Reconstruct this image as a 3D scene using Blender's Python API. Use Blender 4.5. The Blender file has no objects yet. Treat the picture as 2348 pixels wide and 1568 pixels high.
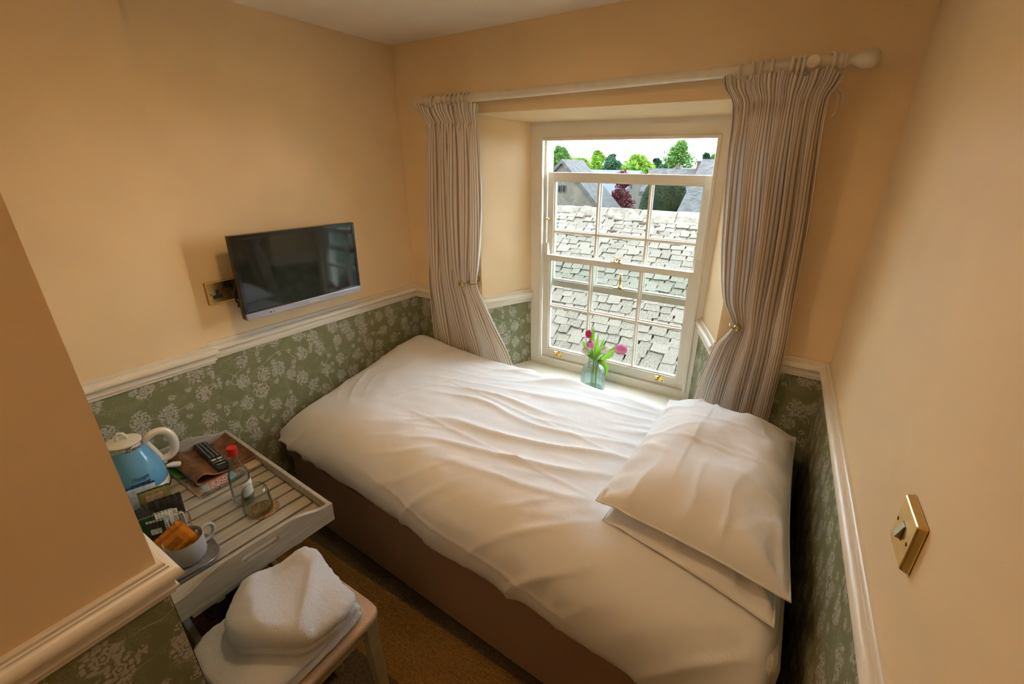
import bpy, bmesh, math, random
from mathutils import Vector, Matrix, Euler, noise as mnoise
random.seed(7)
PI = math.pi
sc = bpy.context.scene
COL = sc.collection

# ------------------------------------------------------------------ camera, world, exposure
cam_d = bpy.data.cameras.new('camera')
cam_d.sensor_width = 36.0
cam_d.lens = 1022.6 / 2348.0 * 36.0
cam_d.clip_start = 0.02
cam_d.clip_end = 500
cam = bpy.data.objects.new('camera', cam_d)
COL.objects.link(cam)
cam.matrix_world = (Matrix.Translation((1.8594, -1.8995, 1.6435)) @ Matrix.Rotation(0.5546, 4, 'Z')
                    @ Matrix.Rotation(1.1934, 4, 'X') @ Matrix.Rotation(0.0139, 4, 'Z'))
sc.camera = cam

SKY_STRENGTH = 4.15
world = bpy.data.worlds.new('sky')
sc.world = world
world.use_nodes = True
wnt = world.node_tree
for n in list(wnt.nodes): wnt.nodes.remove(n)
wo = wnt.nodes.new('ShaderNodeOutputWorld')
wb = wnt.nodes.new('ShaderNodeBackground')
wtc = wnt.nodes.new('ShaderNodeTexCoord')
wmp = wnt.nodes.new('ShaderNodeMapping')
wmp.inputs['Scale'].default_value = (1, 1, 3.2)
wno = wnt.nodes.new('ShaderNodeTexNoise')
wno.inputs['Scale'].default_value = 3.0
wno.inputs['Detail'].default_value = 5
wno.inputs['Roughness'].default_value = .55
wcr = wnt.nodes.new('ShaderNodeValToRGB')
wcr.color_ramp.elements[0].position = .36
wcr.color_ramp.elements[0].color = (.52, .72, 1.0, 1)
wcr.color_ramp.elements[1].position = .56
wcr.color_ramp.elements[1].color = (.88, .94, 1.0, 1)
wnt.links.new(wtc.outputs['Generated'], wmp.inputs['Vector'])
wnt.links.new(wmp.outputs[0], wno.inputs['Vector'])
wnt.links.new(wno.outputs['Fac'], wcr.inputs['Fac'])
wnt.links.new(wcr.outputs[0], wb.inputs['Color'])
wb.inputs['Strength'].default_value = SKY_STRENGTH
wnt.links.new(wb.outputs[0], wo.inputs['Surface'])

vs = sc.view_settings
vs.view_transform = 'Standard'
vs.look = 'None'
vs.gamma = 1
vs.use_curve_mapping = False
vs.exposure = 1.7
FILL_LAMP_STRENGTH = 29.0
ENTRY_FILL_STRENGTH = 5.0
cy = sc.cycles
cy.max_bounces = 6
cy.diffuse_bounces = 4
cy.glossy_bounces = 3
cy.transmission_bounces = 4
cy.transparent_max_bounces = 12
cy.use_adaptive_sampling = True
cy.adaptive_threshold = .22
cy.use_light_tree = False
cy.caustics_reflective = False
cy.caustics_refractive = False
cy.sample_clamp_indirect = 6
cy.use_denoising = True

# ------------------------------------------------------------------ shader helpers
class X:
    """a socket that understands arithmetic"""
    def __init__(s, nt, sock): s.nt, s.s = nt, sock
    def _m(s, op, *a, clamp=False):
        n = s.nt.nodes.new('ShaderNodeMath'); n.operation = op; n.use_clamp = clamp
        for i, v in enumerate((s,) + a):
            if isinstance(v, X): s.nt.links.new(v.s, n.inputs[i])
            else: n.inputs[i].default_value = v
        return X(s.nt, n.outputs[0])
    def __add__(s, o): return s._m('ADD', o)
    __radd__ = __add__
    def __sub__(s, o): return s._m('SUBTRACT', o)
    def __mul__(s, o): return s._m('MULTIPLY', o)
    __rmul__ = __mul__
    def __truediv__(s, o): return s._m('DIVIDE', o)
    def lt(s, o): return s._m('LESS_THAN', o)
    def gt(s, o): return s._m('GREATER_THAN', o)
    def abs(s): return s._m('ABSOLUTE')
    def sin(s): return s._m('SINE')
    def frac(s): return s._m('FRACT')
    def floor(s): return s._m('FLOOR')
    def max(s, o): return s._m('MAXIMUM', o)
    def min(s, o): return s._m('MINIMUM', o)
    def step(s, a, b):
        """0 at a rising (or falling) to 1 at b"""
        n = s.nt.nodes.new('ShaderNodeMapRange'); n.interpolation_type = 'SMOOTHSTEP'
        s.nt.links.new(s.s, n.inputs[0])
        if a < b: n.inputs[1].default_value, n.inputs[2].default_value = a, b
        else:
            n.inputs[1].default_value, n.inputs[2].default_value = b, a
            n.inputs[3].default_value, n.inputs[4].default_value = 1, 0
        return X(s.nt, n.outputs[0])

class Mat:
    def __init__(s, name, col=(.8, .8, .8), rough=.5, metal=0, spec=.5, **kw):
        s.m = bpy.data.materials.new(name); s.m.use_nodes = True
        s.nt = s.m.node_tree
        s.b = s.nt.nodes['Principled BSDF']
        s.out = s.nt.nodes['Material Output']
        s.b.inputs['Base Color'].default_value = (*col, 1)
        s.b.inputs['Roughness'].default_value = rough
        s.b.inputs['Metallic'].default_value = metal
        s.b.inputs['Specular IOR Level'].default_value = spec
        for k, v in kw.items(): s.b.inputs[k].default_value = v
        s.m.diffuse_color = (*col, 1)
    def node(s, t, **kw):
        n = s.nt.nodes.new(t)
        for k, v in kw.items():
            if k in n.inputs: n.inputs[k].default_value = v
            else: setattr(n, k, v)
        return n
    def coord(s, kind='Object'):
        n = s.nt.nodes.new('ShaderNodeTexCoord'); return n.outputs[kind]
    def sep(s, v):
        n = s.nt.nodes.new('ShaderNodeSeparateXYZ'); s.nt.links.new(v, n.inputs[0])
        return [X(s.nt, o) for o in n.outputs]
    def noise(s, v, scale, detail=2, rough=.5, out='Fac', dim='3D'):
        n = s.nt.nodes.new('ShaderNodeTexNoise'); n.noise_dimensions = dim
        n.inputs['Scale'].default_value = scale; n.inputs['Detail'].default_value = detail
        n.inputs['Roughness'].default_value = rough
        s.nt.links.new(v, n.inputs['Vector'])
        return X(s.nt, n.outputs[out])
    def voro(s, v, scale, rnd=1.0, dim='2D', feature='F1'):
        n = s.nt.nodes.new('ShaderNodeTexVoronoi'); n.voronoi_dimensions = dim; n.feature = feature
        n.inputs['Scale'].default_value = scale; n.inputs['Randomness'].default_value = rnd
        s.nt.links.new(v, n.inputs['Vector'])
        return n
    def mix(s, fac, a, b):
        n = s.nt.nodes.new('ShaderNodeMix'); n.data_type = 'RGBA'
        for i, v in ((0, fac), (6, a), (7, b)):
            if isinstance(v, X): s.nt.links.new(v.s, n.inputs[i])
            elif hasattr(v, 'node'): s.nt.links.new(v, n.inputs[i])
            elif isinstance(v, (tuple, list)): n.inputs[i].default_value = (*v, 1)
            else: n.inputs[i].default_value = v
        return n.outputs[2]
    def color(s, sock): s.nt.links.new(sock, s.b.inputs['Base Color']); return s
    def rough(s, x): s.nt.links.new(x.s, s.b.inputs['Roughness']); return s
    def bump(s, x, strength=.3, dist=.002):
        n = s.nt.nodes.new('ShaderNodeBump'); n.inputs['Strength'].default_value = strength
        n.inputs['Distance'].default_value = dist
        s.nt.links.new(x.s, n.inputs['Height'])
        s.nt.links.new(n.outputs[0], s.b.inputs['Normal']); return s

def plain(name, col, rough=.5, metal=0, spec=.5, var=.0, vs_=40, bump=0, bs=300, bd=.001, **kw):
    m = Mat(name, col, rough, metal, spec, **kw)
    if var or bump: co = m.coord()
    if var:
        n = m.noise(co, vs_, 3)
        d = tuple(c * (1 - var) for c in col); l = tuple(min(1, c * (1 + var)) for c in col)
        m.color(m.mix(n.step(.3, .7), d, l))
    if bump: m.bump(m.noise(co, bs, 3), bump, bd)
    return m.m

def thin_glass(name, tint=(1, 1, 1), gloss=.10, rough=.0):
    m = Mat(name); nt = m.nt
    t = nt.nodes.new('ShaderNodeBsdfTransparent'); t.inputs[0].default_value = (*tint, 1)
    g = nt.nodes.new('ShaderNodeBsdfGlossy'); g.inputs['Roughness'].default_value = rough
    lw = nt.nodes.new('ShaderNodeLayerWeight'); lw.inputs['Blend'].default_value = .12
    mul = X(nt, lw.outputs['Fresnel'])._m('MULTIPLY_ADD', .65, gloss * .3, clamp=True)
    mx = nt.nodes.new('ShaderNodeMixShader')
    nt.links.new(mul.s, mx.inputs[0]); nt.links.new(t.outputs[0], mx.inputs[1]); nt.links.new(g.outputs[0], mx.inputs[2])
    nt.links.new(mx.outputs[0], m.out.inputs['Surface'])
    return m.m

# ------------------------------------------------------------------ mesh helpers
def base_of(vs_):
    xs = [v[0] for v in vs_]; ys = [v[1] for v in vs_]; zs = [v[2] for v in vs_]
    return Vector(((min(xs) + max(xs)) / 2, (min(ys) + max(ys)) / 2, min(zs)))

class MB:
    def __init__(s, M=None): s.v, s.f, s.uv, s.mi, s.M, s.cur = [], [], {}, [], M, 0
    def add(s, vs_, fs, uvs=None):
        o = len(s.v)
        for v in vs_:
            v = Vector(v)
            s.v.append(tuple(s.M @ v) if s.M else tuple(v))
        for k, f in enumerate(fs):
            s.f.append(tuple(i + o for i in f)); s.mi.append(s.cur)
            if uvs: s.uv[len(s.f) - 1] = [uvs[i] for i in f]
        return s
    def hexa(s, p):
        return s.add(p, [(0, 3, 2, 1), (4, 5, 6, 7), (0, 1, 5, 4), (1, 2, 6, 5), (2, 3, 7, 6), (3, 0, 4, 7)])
    def box(s, x0, y0, z0, x1, y1, z1, R=None, c=None):
        p = [(x0, y0, z0), (x1, y0, z0), (x1, y1, z0), (x0, y1, z0), (x0, y0, z1), (x1, y0, z1), (x1, y1, z1), (x0, y1, z1)]
        if R is not None:
            c = Vector(c) if c else Vector(((x0 + x1) / 2, (y0 + y1) / 2, (z0 + z1) / 2))
            p = [c + R @ (Vector(q) - c) for q in p]
        return s.hexa(p)
    def bar(s, a, b, w, h, up=(0, 0, 1)):
        a, b = Vector(a), Vector(b); d = (b - a).normalized(); u = Vector(up)
        r = d.cross(u).normalized(); u = r.cross(d).normalized()
        r *= w / 2; u *= h / 2
        return s.hexa([a - r - u, a + r - u, a + r + u, a - r + u, b - r - u, b + r - u, b + r + u, b - r + u])
    def grid(s, fn, nu, nv, cu=False, cv=False, uvfn=None):
        vs_, uvs = [], []
        for j in range(nv if cv else nv + 1):
            for i in range(nu if cu else nu + 1):
                vs_.append(fn(i / nu, j / nv)); uvs.append(uvfn(i / nu, j / nv) if uvfn else (i / nu, j / nv))
        w = nu if cu else nu + 1; h = nv if cv else nv + 1
        fs = []
        for j in range(nv):
            for i in range(nu):
                fs.append((j * w + i, j * w + (i + 1) % w, ((j + 1) % h) * w + (i + 1) % w, ((j + 1) % h) * w + i))
        return s.add(vs_, fs, uvs)
    def lathe(s, prof, c=(0, 0, 0), seg=32, axis='Z', R=None, mod=None):
        c = Vector(c)
        vs_, fs = [], []
        n = len(prof)
        for k in range(seg):
            a = 2 * PI * k / seg
            for (r, z) in prof:
                rr = r * mod(a, z) if mod else r
                p = Vector((rr * math.cos(a), rr * math.sin(a), z))
                if R is not None: p = R @ p
                vs_.append(c + p)
        for k in range(seg):
            k2 = (k + 1) % seg
            for i in range(n - 1):
                fs.append((k * n + i, k2 * n + i, k2 * n + i + 1, k * n + i + 1))
        for end, rev in ((0, True), (n - 1, False)):
            if prof[end][0] > 1e-6:
                loop = [k * n + end for k in range(seg)]
                fs.append(tuple(reversed(loop)) if rev else tuple(loop))
        return s.add(vs_, fs)
    def tube(s, pts, r, seg=10, caps=True, closed=False):
        pts = [Vector(p) for p in pts]; n = len(pts)
        rr = r if isinstance(r, (list, tuple)) else [r] * n
        rings = []; prev = None
        for i, p in enumerate(pts):
            if closed: t = (pts[(i + 1) % n] - pts[i - 1]).normalized()
            else: t = (pts[min(i + 1, n - 1)] - pts[max(i - 1, 0)]).normalized()
            if prev is None:
                ref = Vector((0, 0, 1)) if abs(t.z) < .9 else Vector((1, 0, 0))
                a = t.cross(ref).normalized()
            else: a = (prev - t * prev.dot(t)).normalized()
            b = t.cross(a); prev = a
            rings.append([p + (a * math.cos(2 * PI * k / seg) + b * math.sin(2 * PI * k / seg)) * rr[i] for k in range(seg)])
        vs_ = [q for R_ in rings for q in R_]; fs = []
        for i in range(n if closed else n - 1):
            j = (i + 1) % n
            for k in range(seg): fs.append((i * seg + k, i * seg + (k + 1) % seg, j * seg + (k + 1) % seg, j * seg + k))
        if caps and not closed:
            fs.append(tuple(reversed(range(seg)))); fs.append(tuple(range((n - 1) * seg, n * seg)))
        return s.add(vs_, fs)
    def prism(s, poly, fn0, fn1):
        """polygon poly (2-D) placed by fn0 and fn1 (2-D -> 3-D)"""
        n = len(poly)
        vs_ = [fn0(*q) for q in poly] + [fn1(*q) for q in poly]
        fs = [tuple(reversed(range(n))), tuple(range(n, 2 * n))]
        for i in range(n): fs.append((i, (i + 1) % n, n + (i + 1) % n, n + i))
        return s.add(vs_, fs)
    def sweep(s, prof, path, side=1):
        """closed profile [(out, up)] along a horizontal path of (x, y, z); out is to the left (side=1) of travel"""
        path = [Vector(p) for p in path]; n = len(path); m = len(prof)
        offs = []
        for i in range(n):
            ds = []
            if i > 0: ds.append((path[i] - path[i - 1]).to_2d().normalized())
            if i < n - 1: ds.append((path[i + 1] - path[i]).to_2d().normalized())
            ns = [Vector((-d.y, d.x)) * side for d in ds]
            if len(ns) == 1: o = ns[0]
            else:
                o = ns[0] + ns[1]; o = o / max(.2, o.dot(ns[0]))
            offs.append(o)
        vs_ = []
        for i in range(n):
            for (d, h) in prof: vs_.append((path[i].x + offs[i].x * d, path[i].y + offs[i].y * d, path[i].z + h))
        fs = []
        for i in range(n - 1):
            for k in range(m): fs.append((i * m + k, i * m + (k + 1) % m, (i + 1) * m + (k + 1) % m, (i + 1) * m + k))
        fs.append(tuple(reversed(range(m)))); fs.append(tuple(range((n - 1) * m, n * m)))
        return s.add(vs_, fs)
    def mesh(s, name, mats, smooth=None, shift=None):
        me = bpy.data.meshes.new(name)
        vs_ = s.v if shift is None else [tuple(Vector(v) - shift) for v in s.v]
        me.from_pydata(vs_, [], s.f)
        mats = mats if isinstance(mats, (list, tuple)) else [mats]
        for m in mats: me.materials.append(m)
        if len(mats) > 1:
            me.polygons.foreach_set('material_index', s.mi)
        if s.uv:
            ul = me.uv_layers.new(name='UVMap')
            for p in me.polygons:
                q = s.uv.get(p.index)
                if q:
                    for li, uv in zip(p.loop_indices, q): ul.data[li].uv = uv
        bm = bmesh.new(); bm.from_mesh(me); bmesh.ops.recalc_face_normals(bm, faces=bm.faces); bm.to_mesh(me); bm.free()
        if smooth is not None:
            me.polygons.foreach_set('use_smooth', [True] * len(me.polygons))
            if smooth < 179: me.set_sharp_from_angle(angle=math.radians(smooth))
        me.update()
        return me
    def build(s, name, mats, parent=None, smooth=None, bevel=None, seg=2, solid=None, sub=None, label=None):
        sh = None
        if parent is None and s.v: sh = base_of(s.v)
        me = s.mesh(name, mats, smooth, sh)
        o = bpy.data.objects.new(name, me); COL.objects.link(o)
        if sh is not None: o.location = sh
        if parent is not None: adopt(o, parent)
        if solid:
            md = o.modifiers.new('solidify', 'SOLIDIFY'); md.thickness = abs(solid); md.offset = -1 if solid > 0 else 1
        if bevel:
            md = o.modifiers.new('bevel', 'BEVEL'); md.width = bevel; md.segments = seg; md.limit_method = 'ANGLE'; md.angle_limit = math.radians(40)
        if sub:
            md = o.modifiers.new('subsurf', 'SUBSURF'); md.levels = sub; md.render_levels = sub
        if label: o['label'] = label
        return o

def world_of(o):
    M = Matrix.Translation(o.location) @ o.rotation_euler.to_matrix().to_4x4()
    return (world_of(o.parent) @ o.matrix_parent_inverse @ M) if o.parent else M
def adopt(o, parent):
    o.parent = parent; o.matrix_parent_inverse = world_of(parent).inverted()
def tag(o, label=None, cat=None, group=None, kind=None):
    if label: o['label'] = label
    if cat: o['category'] = cat
    if group: o['group'] = group
    if kind: o['kind'] = kind
    return o
def thing(name, loc, label, cat, group=None, kind=None):
    o = bpy.data.objects.new(name, None); COL.objects.link(o); o.location = loc
    o.empty_display_size = .05
    return tag(o, label, cat, group, kind)
def text_mb(body, size, M, mb=None, bend=None, shear=0, extrude=0.0004):
    cu = bpy.data.curves.new('lettering', 'FONT'); cu.body = body; cu.size = size; cu.align_x = 'CENTER'; cu.align_y = 'CENTER'
    cu.shear = shear; cu.extrude = extrude; cu.resolution_u = 3
    ob = bpy.data.objects.new('lettering', cu); COL.objects.link(ob)
    dg = bpy.context.evaluated_depsgraph_get(); ev = ob.evaluated_get(dg); me = ev.to_mesh()
    mb = mb or MB()
    vs_ = [v.co.copy() for v in me.vertices]
    vs_ = [bend(v) if bend else M @ v for v in vs_]
    mb.add(vs_, [tuple(p.vertices) for p in me.polygons])
    ev.to_mesh_clear(); COL.objects.unlink(ob); bpy.data.objects.remove(ob); bpy.data.curves.remove(cu)
    return mb
def lerp(a, b, t): return a + (b - a) * t
def sstep(a, b, x):
    t = max(0., min(1., (x - a) / (b - a))); return t * t * (3 - 2 * t)
def interp(x, xs, ys):
    if x <= xs[0]: return ys[0]
    for i in range(len(xs) - 1):
        if x <= xs[i + 1]:
            t = (x - xs[i]) / (xs[i + 1] - xs[i]); return ys[i] + (ys[i + 1] - ys[i]) * t
    return ys[-1]
def cinterp(x, xs, ys):
    """smooth (Catmull-Rom) interpolation"""
    n = len(xs)
    if x <= xs[0]: return ys[0]
    if x >= xs[-1]: return ys[-1]
    for i in range(n - 1):
        if x <= xs[i + 1]:
            h = xs[i + 1] - xs[i]; t = (x - xs[i]) / h
            m0 = (ys[i + 1] - ys[i - 1]) / (xs[i + 1] - xs[i - 1]) if i > 0 else (ys[1] - ys[0]) / h
            m1 = (ys[i + 2] - ys[i]) / (xs[i + 2] - xs[i]) if i < n - 2 else (ys[i + 1] - ys[i]) / h
            return ((2 * t**3 - 3 * t * t + 1) * ys[i] + (t**3 - 2 * t * t + t) * h * m0 + (-2 * t**3 + 3 * t * t) * ys[i + 1] + (t**3 - t * t) * h * m1)
def ns(x, y=0, z=0): return mnoise.noise(Vector((x, y, z)))

# ------------------------------------------------------------------ materials of the room
def wall_paint(name, col):
    m = Mat(name, col, .62, spec=.25)
    co = m.coord()
    n = m.noise(co, 3.5, 1)
    m.color(m.mix(n.step(.3, .7), tuple(c * .965 for c in col), tuple(min(1, c * 1.03) for c in col)))
    return m.m
PAINT = wall_paint('cream wall paint', (.85, .645, .38))
CEIL = wall_paint('ceiling paint', (.93, .83, .66))
WOOD_CREAM = plain('cream gloss woodwork', (.79, .71, .565), .32, var=.02, vs_=6)
SASH_PAINT = plain('off-white window paint', (.80, .75, .63), .3, var=.02, vs_=6)

def wallpaper_mat():
    m = Mat('floral wallpaper', (.3, .32, .2), .65, spec=.2)
    uv = m.coord('UV'); nt = m.nt
    u, v, _ = m.sep(uv)
    wob = m.noise(uv, 60, 2, dim='2D')
    def dist_to(vn):
        sub = nt.nodes.new('ShaderNodeVectorMath'); sub.operation = 'SUBTRACT'
        nt.links.new(uv, sub.inputs[0]); nt.links.new(vn.outputs['Position'], sub.inputs[1])
        a, b, _ = m.sep(sub.outputs[0])
        c = nt.nodes.new('ShaderNodeSeparateColor'); nt.links.new(vn.outputs['Color'], c.inputs[0])
        return a, b, [X(nt, o) for o in c.outputs]
    # big bouquets
    v1 = m.voro(uv, 10.5, .62)
    a, b, c1 = dist_to(v1)
    r1 = (a * a * 1.35 + b * b)._m('SQRT')
    edge = r1 + (wob - .5) * .030 - c1[0] * .010
    bouquet = edge.step(.033, .023)
    petals = m.voro(uv, 112, .9)
    pd = X(nt, petals.outputs['Distance'])
    petal = pd.step(.52, .40)
    # the rose in the middle of each bouquet: rings of petals
    ang = a._m('ARCTAN2', b)
    rose_r = r1 * (ang * 5 + c1[1] * 6).sin()._m('MULTIPLY_ADD', .10, 1.0)
    rings = (rose_r * 820).sin()
    rose = r1.step(.0135, .0125) * rings.step(-.55, -.1)
    leafy = (bouquet * petal * r1.step(.0128, .0138)).max(rose)
    # little sprays between them
    v2 = m.voro(uv, 21, .9)
    a2, b2, c2 = dist_to(v2)
    r2 = (a2 * a2 + b2 * b2)._m('SQRT') + (wob - .5) * .016
    spray = r2.step(.013, .009) * c2[0].gt(.45)
    pet2 = X(nt, m.voro(uv, 185, .9).outputs['Distance']).step(.54, .42)
    flowers = leafy.max(spray * pet2)
    # thin stems and faint sprigs
    n1 = m.noise(uv, 9, 1, dim='2D')
    stem = (n1 - .5).abs().step(.0085, .004) * m.noise(uv, 14, 0, dim='2D').step(.47, .53)
    sprig = X(nt, m.voro(uv, 230, 1).outputs['Distance']).step(.5, .34) * m.noise(uv, 24, 2, dim='2D').step(.5, .6)
    twill = ((u * .5 + v) * 2100).sin()._m('MULTIPLY_ADD', .5, .5)
    base = m.mix(twill * .55, (.200, .200, .100), (.252, .250, .132))
    base = m.mix(sprig * .45, base, (.33, .34, .205))
    base = m.mix(stem * .8, base, (.42, .405, .28))
    tone = m.noise(uv, 300, 1, dim='2D')
    fcol = m.mix(tone, (.43, .395, .33), (.56, .52, .455))
    m.color(m.mix(flowers * .92, base, fcol))
    m.bump(twill, .08, .0006)
    return m.m
WALLPAPER = wallpaper_mat()

def carpet_mat():
    m = Mat('striped carpet', (.2, .12, .05), .95, spec=.05)
    co = m.coord(); x, y, z = m.sep(co)
    wob = (m.noise(co, 90, 2) - .5) * .010
    s = (y + wob + 1.36 + .46 * 8) / .46
    band = (s.frac() - .25).abs().step(.262, .238)
    # fine ribs along the stripe
    rib = (y * 1500 + m.noise(co, 30, 1) * 3).sin()._m('MULTIPLY_ADD', .5, .5)
    cross = m.noise(co, 420, 2)
    fl = m.noise(co, 140, 3)
    gold = m.mix(fl.step(.3, .7), (.30, .150, .035), (.46, .25, .07))
    brown = m.mix(fl.step(.3, .7), (.105, .075, .042), (.19, .145, .09))
    c = m.mix(band, brown, gold)
    c = m.mix(rib * .5, c, (.055, .035, .018))
    m.color(c)
    m.bump(rib * .6 + cross * .8, .7, .003)
    return m.m
CARPET = carpet_mat()

# ------------------------------------------------------------------ the room shell
HD = .98                                             # top of the dado rail
def XL(y, z, o=0): return .0123 * y - .044 * (z - HD) + o
def XR(y, z=0): return 2.066 - .026 * y
def ZC(x, y): return HD + 1.2132 + .0137 * x + .0096 * y
YS, STEP = -1.17, .041                               # chimney-breast step in the left wall
NIBX, NIBY = 1.019, -1.73                            # corner of the near wall
def nibx(z): return NIBX + .0 * z
def niby(z): return NIBY - .022 * (z - HD)
YB = -3.3
Z_SILL = .53
def lean(x, z): return x + (z - HD) * (-.044 + .0212 * x)

def slab(mb, p00, p10, p11, p01, t):
    """thick quad: p00..p01 inner face, t outward vector"""
    t = Vector(t); q = [Vector(p) for p in (p00, p10, p11, p01)]
    mb.hexa(q + [v + t for v in q])

fl = MB().box(-.35, YB - .2, -.12, 2.6, .02, 0)
o = fl.build('floor', CARPET); tag(o, 'carpet with broad gold and brown stripes across the room', kind='structure')
o.location.z += 0
mb = MB()
c = [(-.3, .1), (2.5, .1), (2.5, YB - .2), (-.3, YB - .2)]
mb.hexa([(x, y, ZC(x, y)) for x, y in c] + [(x, y, ZC(x, y) + .15) for x, y in c])
o = mb.build('ceiling', CEIL); tag(o, 'smooth cream painted ceiling above the window wall', kind='structure')

def wall_quad(mb, f, ya, yb, z0, z1, t):
    slab(mb, f(ya, z0), f(yb, z0), f(yb, z1), f(ya, z1), t)
def paper(name, parent, a, b, z0, z1, nrm, u0=0):
    """thin sheet of wallpaper from a(z) to b(z)"""
    mb = MB(); nrm = Vector(nrm) * .0015
    p = [Vector(a(z0)) + nrm, Vector(b(z0)) + nrm, Vector(b(z1)) + nrm, Vector(a(z1)) + nrm]
    w = (p[1] - p[0]).length
    mb.add(p, [(0, 1, 2, 3)], [(u0, z0), (u0 + w, z0), (u0 + w, z1), (u0, z1)])
    return mb.build('wallpaper', WALLPAPER, parent)

TOPZ = 2.3
# left wall: far part, step, near part
mb = MB()
L0 = lambda y, z: (XL(y, z), y, z)
L1 = lambda y, z: (XL(y, z, STEP), y, z)
def ys(z): return YS + .0153 * (z - HD)
slab(mb, L0(.0, 0), (XL(ys(0), 0), ys(0) - .03, 0), (XL(ys(TOPZ), TOPZ), ys(TOPZ) - .03, TOPZ), L0(.0, TOPZ), (-.2, 0, 0))
slab(mb, (XL(ys(0), 0, STEP), ys(0), 0), L1(-1.78, 0), L1(-1.78, TOPZ), (XL(ys(TOPZ), TOPZ, STEP), ys(TOPZ), TOPZ), (-.24, 0, 0))
wl = mb.build('wall_left', PAINT); tag(wl, 'cream wall behind the television with a shallow chimney breast step', kind='structure')
PZ = .915
paper('wallpaper', wl, lambda z: L0(0, z), lambda z: (XL(ys(z), z), ys(z), z), 0, PZ, (1, 0, 0))
paper('wallpaper', wl, lambda z: (XL(ys(z), z, STEP), ys(z), z), lambda z: L1(-1.74, z), 0, PZ, (1, 0, 0), 1.21)
paper('wallpaper', wl, lambda z: (XL(ys(z), z), ys(z), z), lambda z: (XL(ys(z), z, STEP), ys(z), z), 0, PZ, (0, 1, 0), 1.17)

# right wall
mb = MB()
Rf = lambda y, z: (XR(y), y, z)
slab(mb, Rf(.05, 0), Rf(YB, 0), Rf(YB, TOPZ), Rf(.05, TOPZ), (.2, 0, 0))
wr = mb.build('wall_right', PAINT); tag(wr, 'cream wall at the head of the bed carrying the brass switch', kind='structure')
paper('wallpaper', wr, lambda z: Rf(0, z), lambda z: Rf(YB, z), 0, PZ, (-1, 0, 0), 3.3)

# window wall with a splayed opening
OX0, OX1, OZ1 = .49, 1.672, 1.868                     # opening in the room face
FX0, FX1, FZ1, FY = .62, 1.562, 1.846, .30            # where the reveal meets the window frame
mb = MB()
TH = .45
def wq(x0, x1, z0, z1):
    P = lambda x, y, z: (lean(x, z), y, z)
    mb.hexa([P(x0, 0, z0), P(x1, 0, z0), P(x1, TH, z0), P(x0, TH, z0), P(x0, 0, z1), P(x1, 0, z1), P(x1, TH, z1), P(x0, TH, z1)])
wq(-.12, OX0, 0, TOPZ)
wq(OX1, 2.3, 0, TOPZ)
wq(OX0, OX1, OZ1, TOPZ)
wq(OX0, OX1, 0, Z_SILL - .03)
P = lambda x, y, z: (lean(x, z), y, z)
# splayed reveal wedges (left, right, head)
for (xo, xf) in ((OX0, FX0), (OX1, FX1)):
    lo = [P(xo, 0, 0), P(xf, FY, 0), P(xf, TH, 0), P(xo, TH, 0)]
    hi = [P(xo, 0, OZ1), P(xf, FY, OZ1), P(xf, TH, OZ1), P(xo, TH, OZ1)]
    mb.hexa(lo + hi)
mb.prism([(0, OZ1), (FY, FZ1), (TH, FZ1), (TH, OZ1)], lambda y, z: P(OX0, y, z), lambda y, z: P(OX1, y, z))
ww = mb.build('wall_window', PAINT); tag(ww, 'cream wall around the deep sash window opening', kind='structure')
paper('wallpaper', ww, lambda z: P(-.06, 0, z), lambda z: P(OX0, 0, z), 0, PZ, (0, -1, 0), .3)
paper('wallpaper', ww, lambda z: P(OX1, 0, z), lambda z: P(2.1, 0, z), 0, PZ, (0, -1, 0), 2.2)
nl = Vector((FY, -(FX0 - OX0), 0)).normalized()
paper('wallpaper', ww, lambda z: P(OX0, 0, z), lambda z: P(FX0, FY, z), Z_SILL, PZ, nl, .86)
nr = Vector((-FY, -(OX1 - FX1), 0)).normalized()
paper('wallpaper', ww, lambda z: P(FX1, FY, z), lambda z: P(OX1, 0, z), Z_SILL, PZ, nr, 1.9)
RED = plain('red plastic', (.35, .02, .01), .5)
for (x, z) in ((.846, 1.930), (1.334, 1.935)):
    MB().lathe([(.0, -.004), (.0042, -.004), (.0042, .0012), (.002, .0012), (.0012, -.002), (0, -.002)], (lean(x, HD), -.0005, z), 10,
               R=Matrix.Rotation(PI / 2, 3, 'X')).build('wall_plug', RED, ww, label='red plastic plug left in the wall')

# near wall end (nib) and the wall behind the camera
mb = MB()
q = [(-.3, niby(0)), (nibx(0), niby(0)), (nibx(0), YB), (-.3, YB)]
mb.hexa([(-.3, niby(0), 0), (NIBX, niby(0), 0), (NIBX, YB, 0), (-.3, YB, 0), (-.3, niby(TOPZ), TOPZ), (NIBX, niby(TOPZ), TOPZ), (NIBX, YB, TOPZ), (-.3, YB, TOPZ)])
wn = mb.build('wall_near', PAINT); tag(wn, 'near wall end in cream paint hiding the back of the tray', kind='structure')
paper('wallpaper', wn, lambda z: (NIBX, niby(z), z), lambda z: (NIBX, YB, z), 0, PZ, (1, 0, 0), .12)
paper('wallpaper', wn, lambda z: (XL(-1.73, z, STEP), niby(z), z), lambda z: (NIBX, niby(z), z), 0, PZ, (0, 1, 0), 2.0)
mb = MB().box(NIBX - .1, YB - .2, 0, 2.4, YB, TOPZ)
wb_ = mb.build('wall_back', PAINT); tag(wb_, 'plain cream wall at the entry end of the room', kind='structure')

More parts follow.
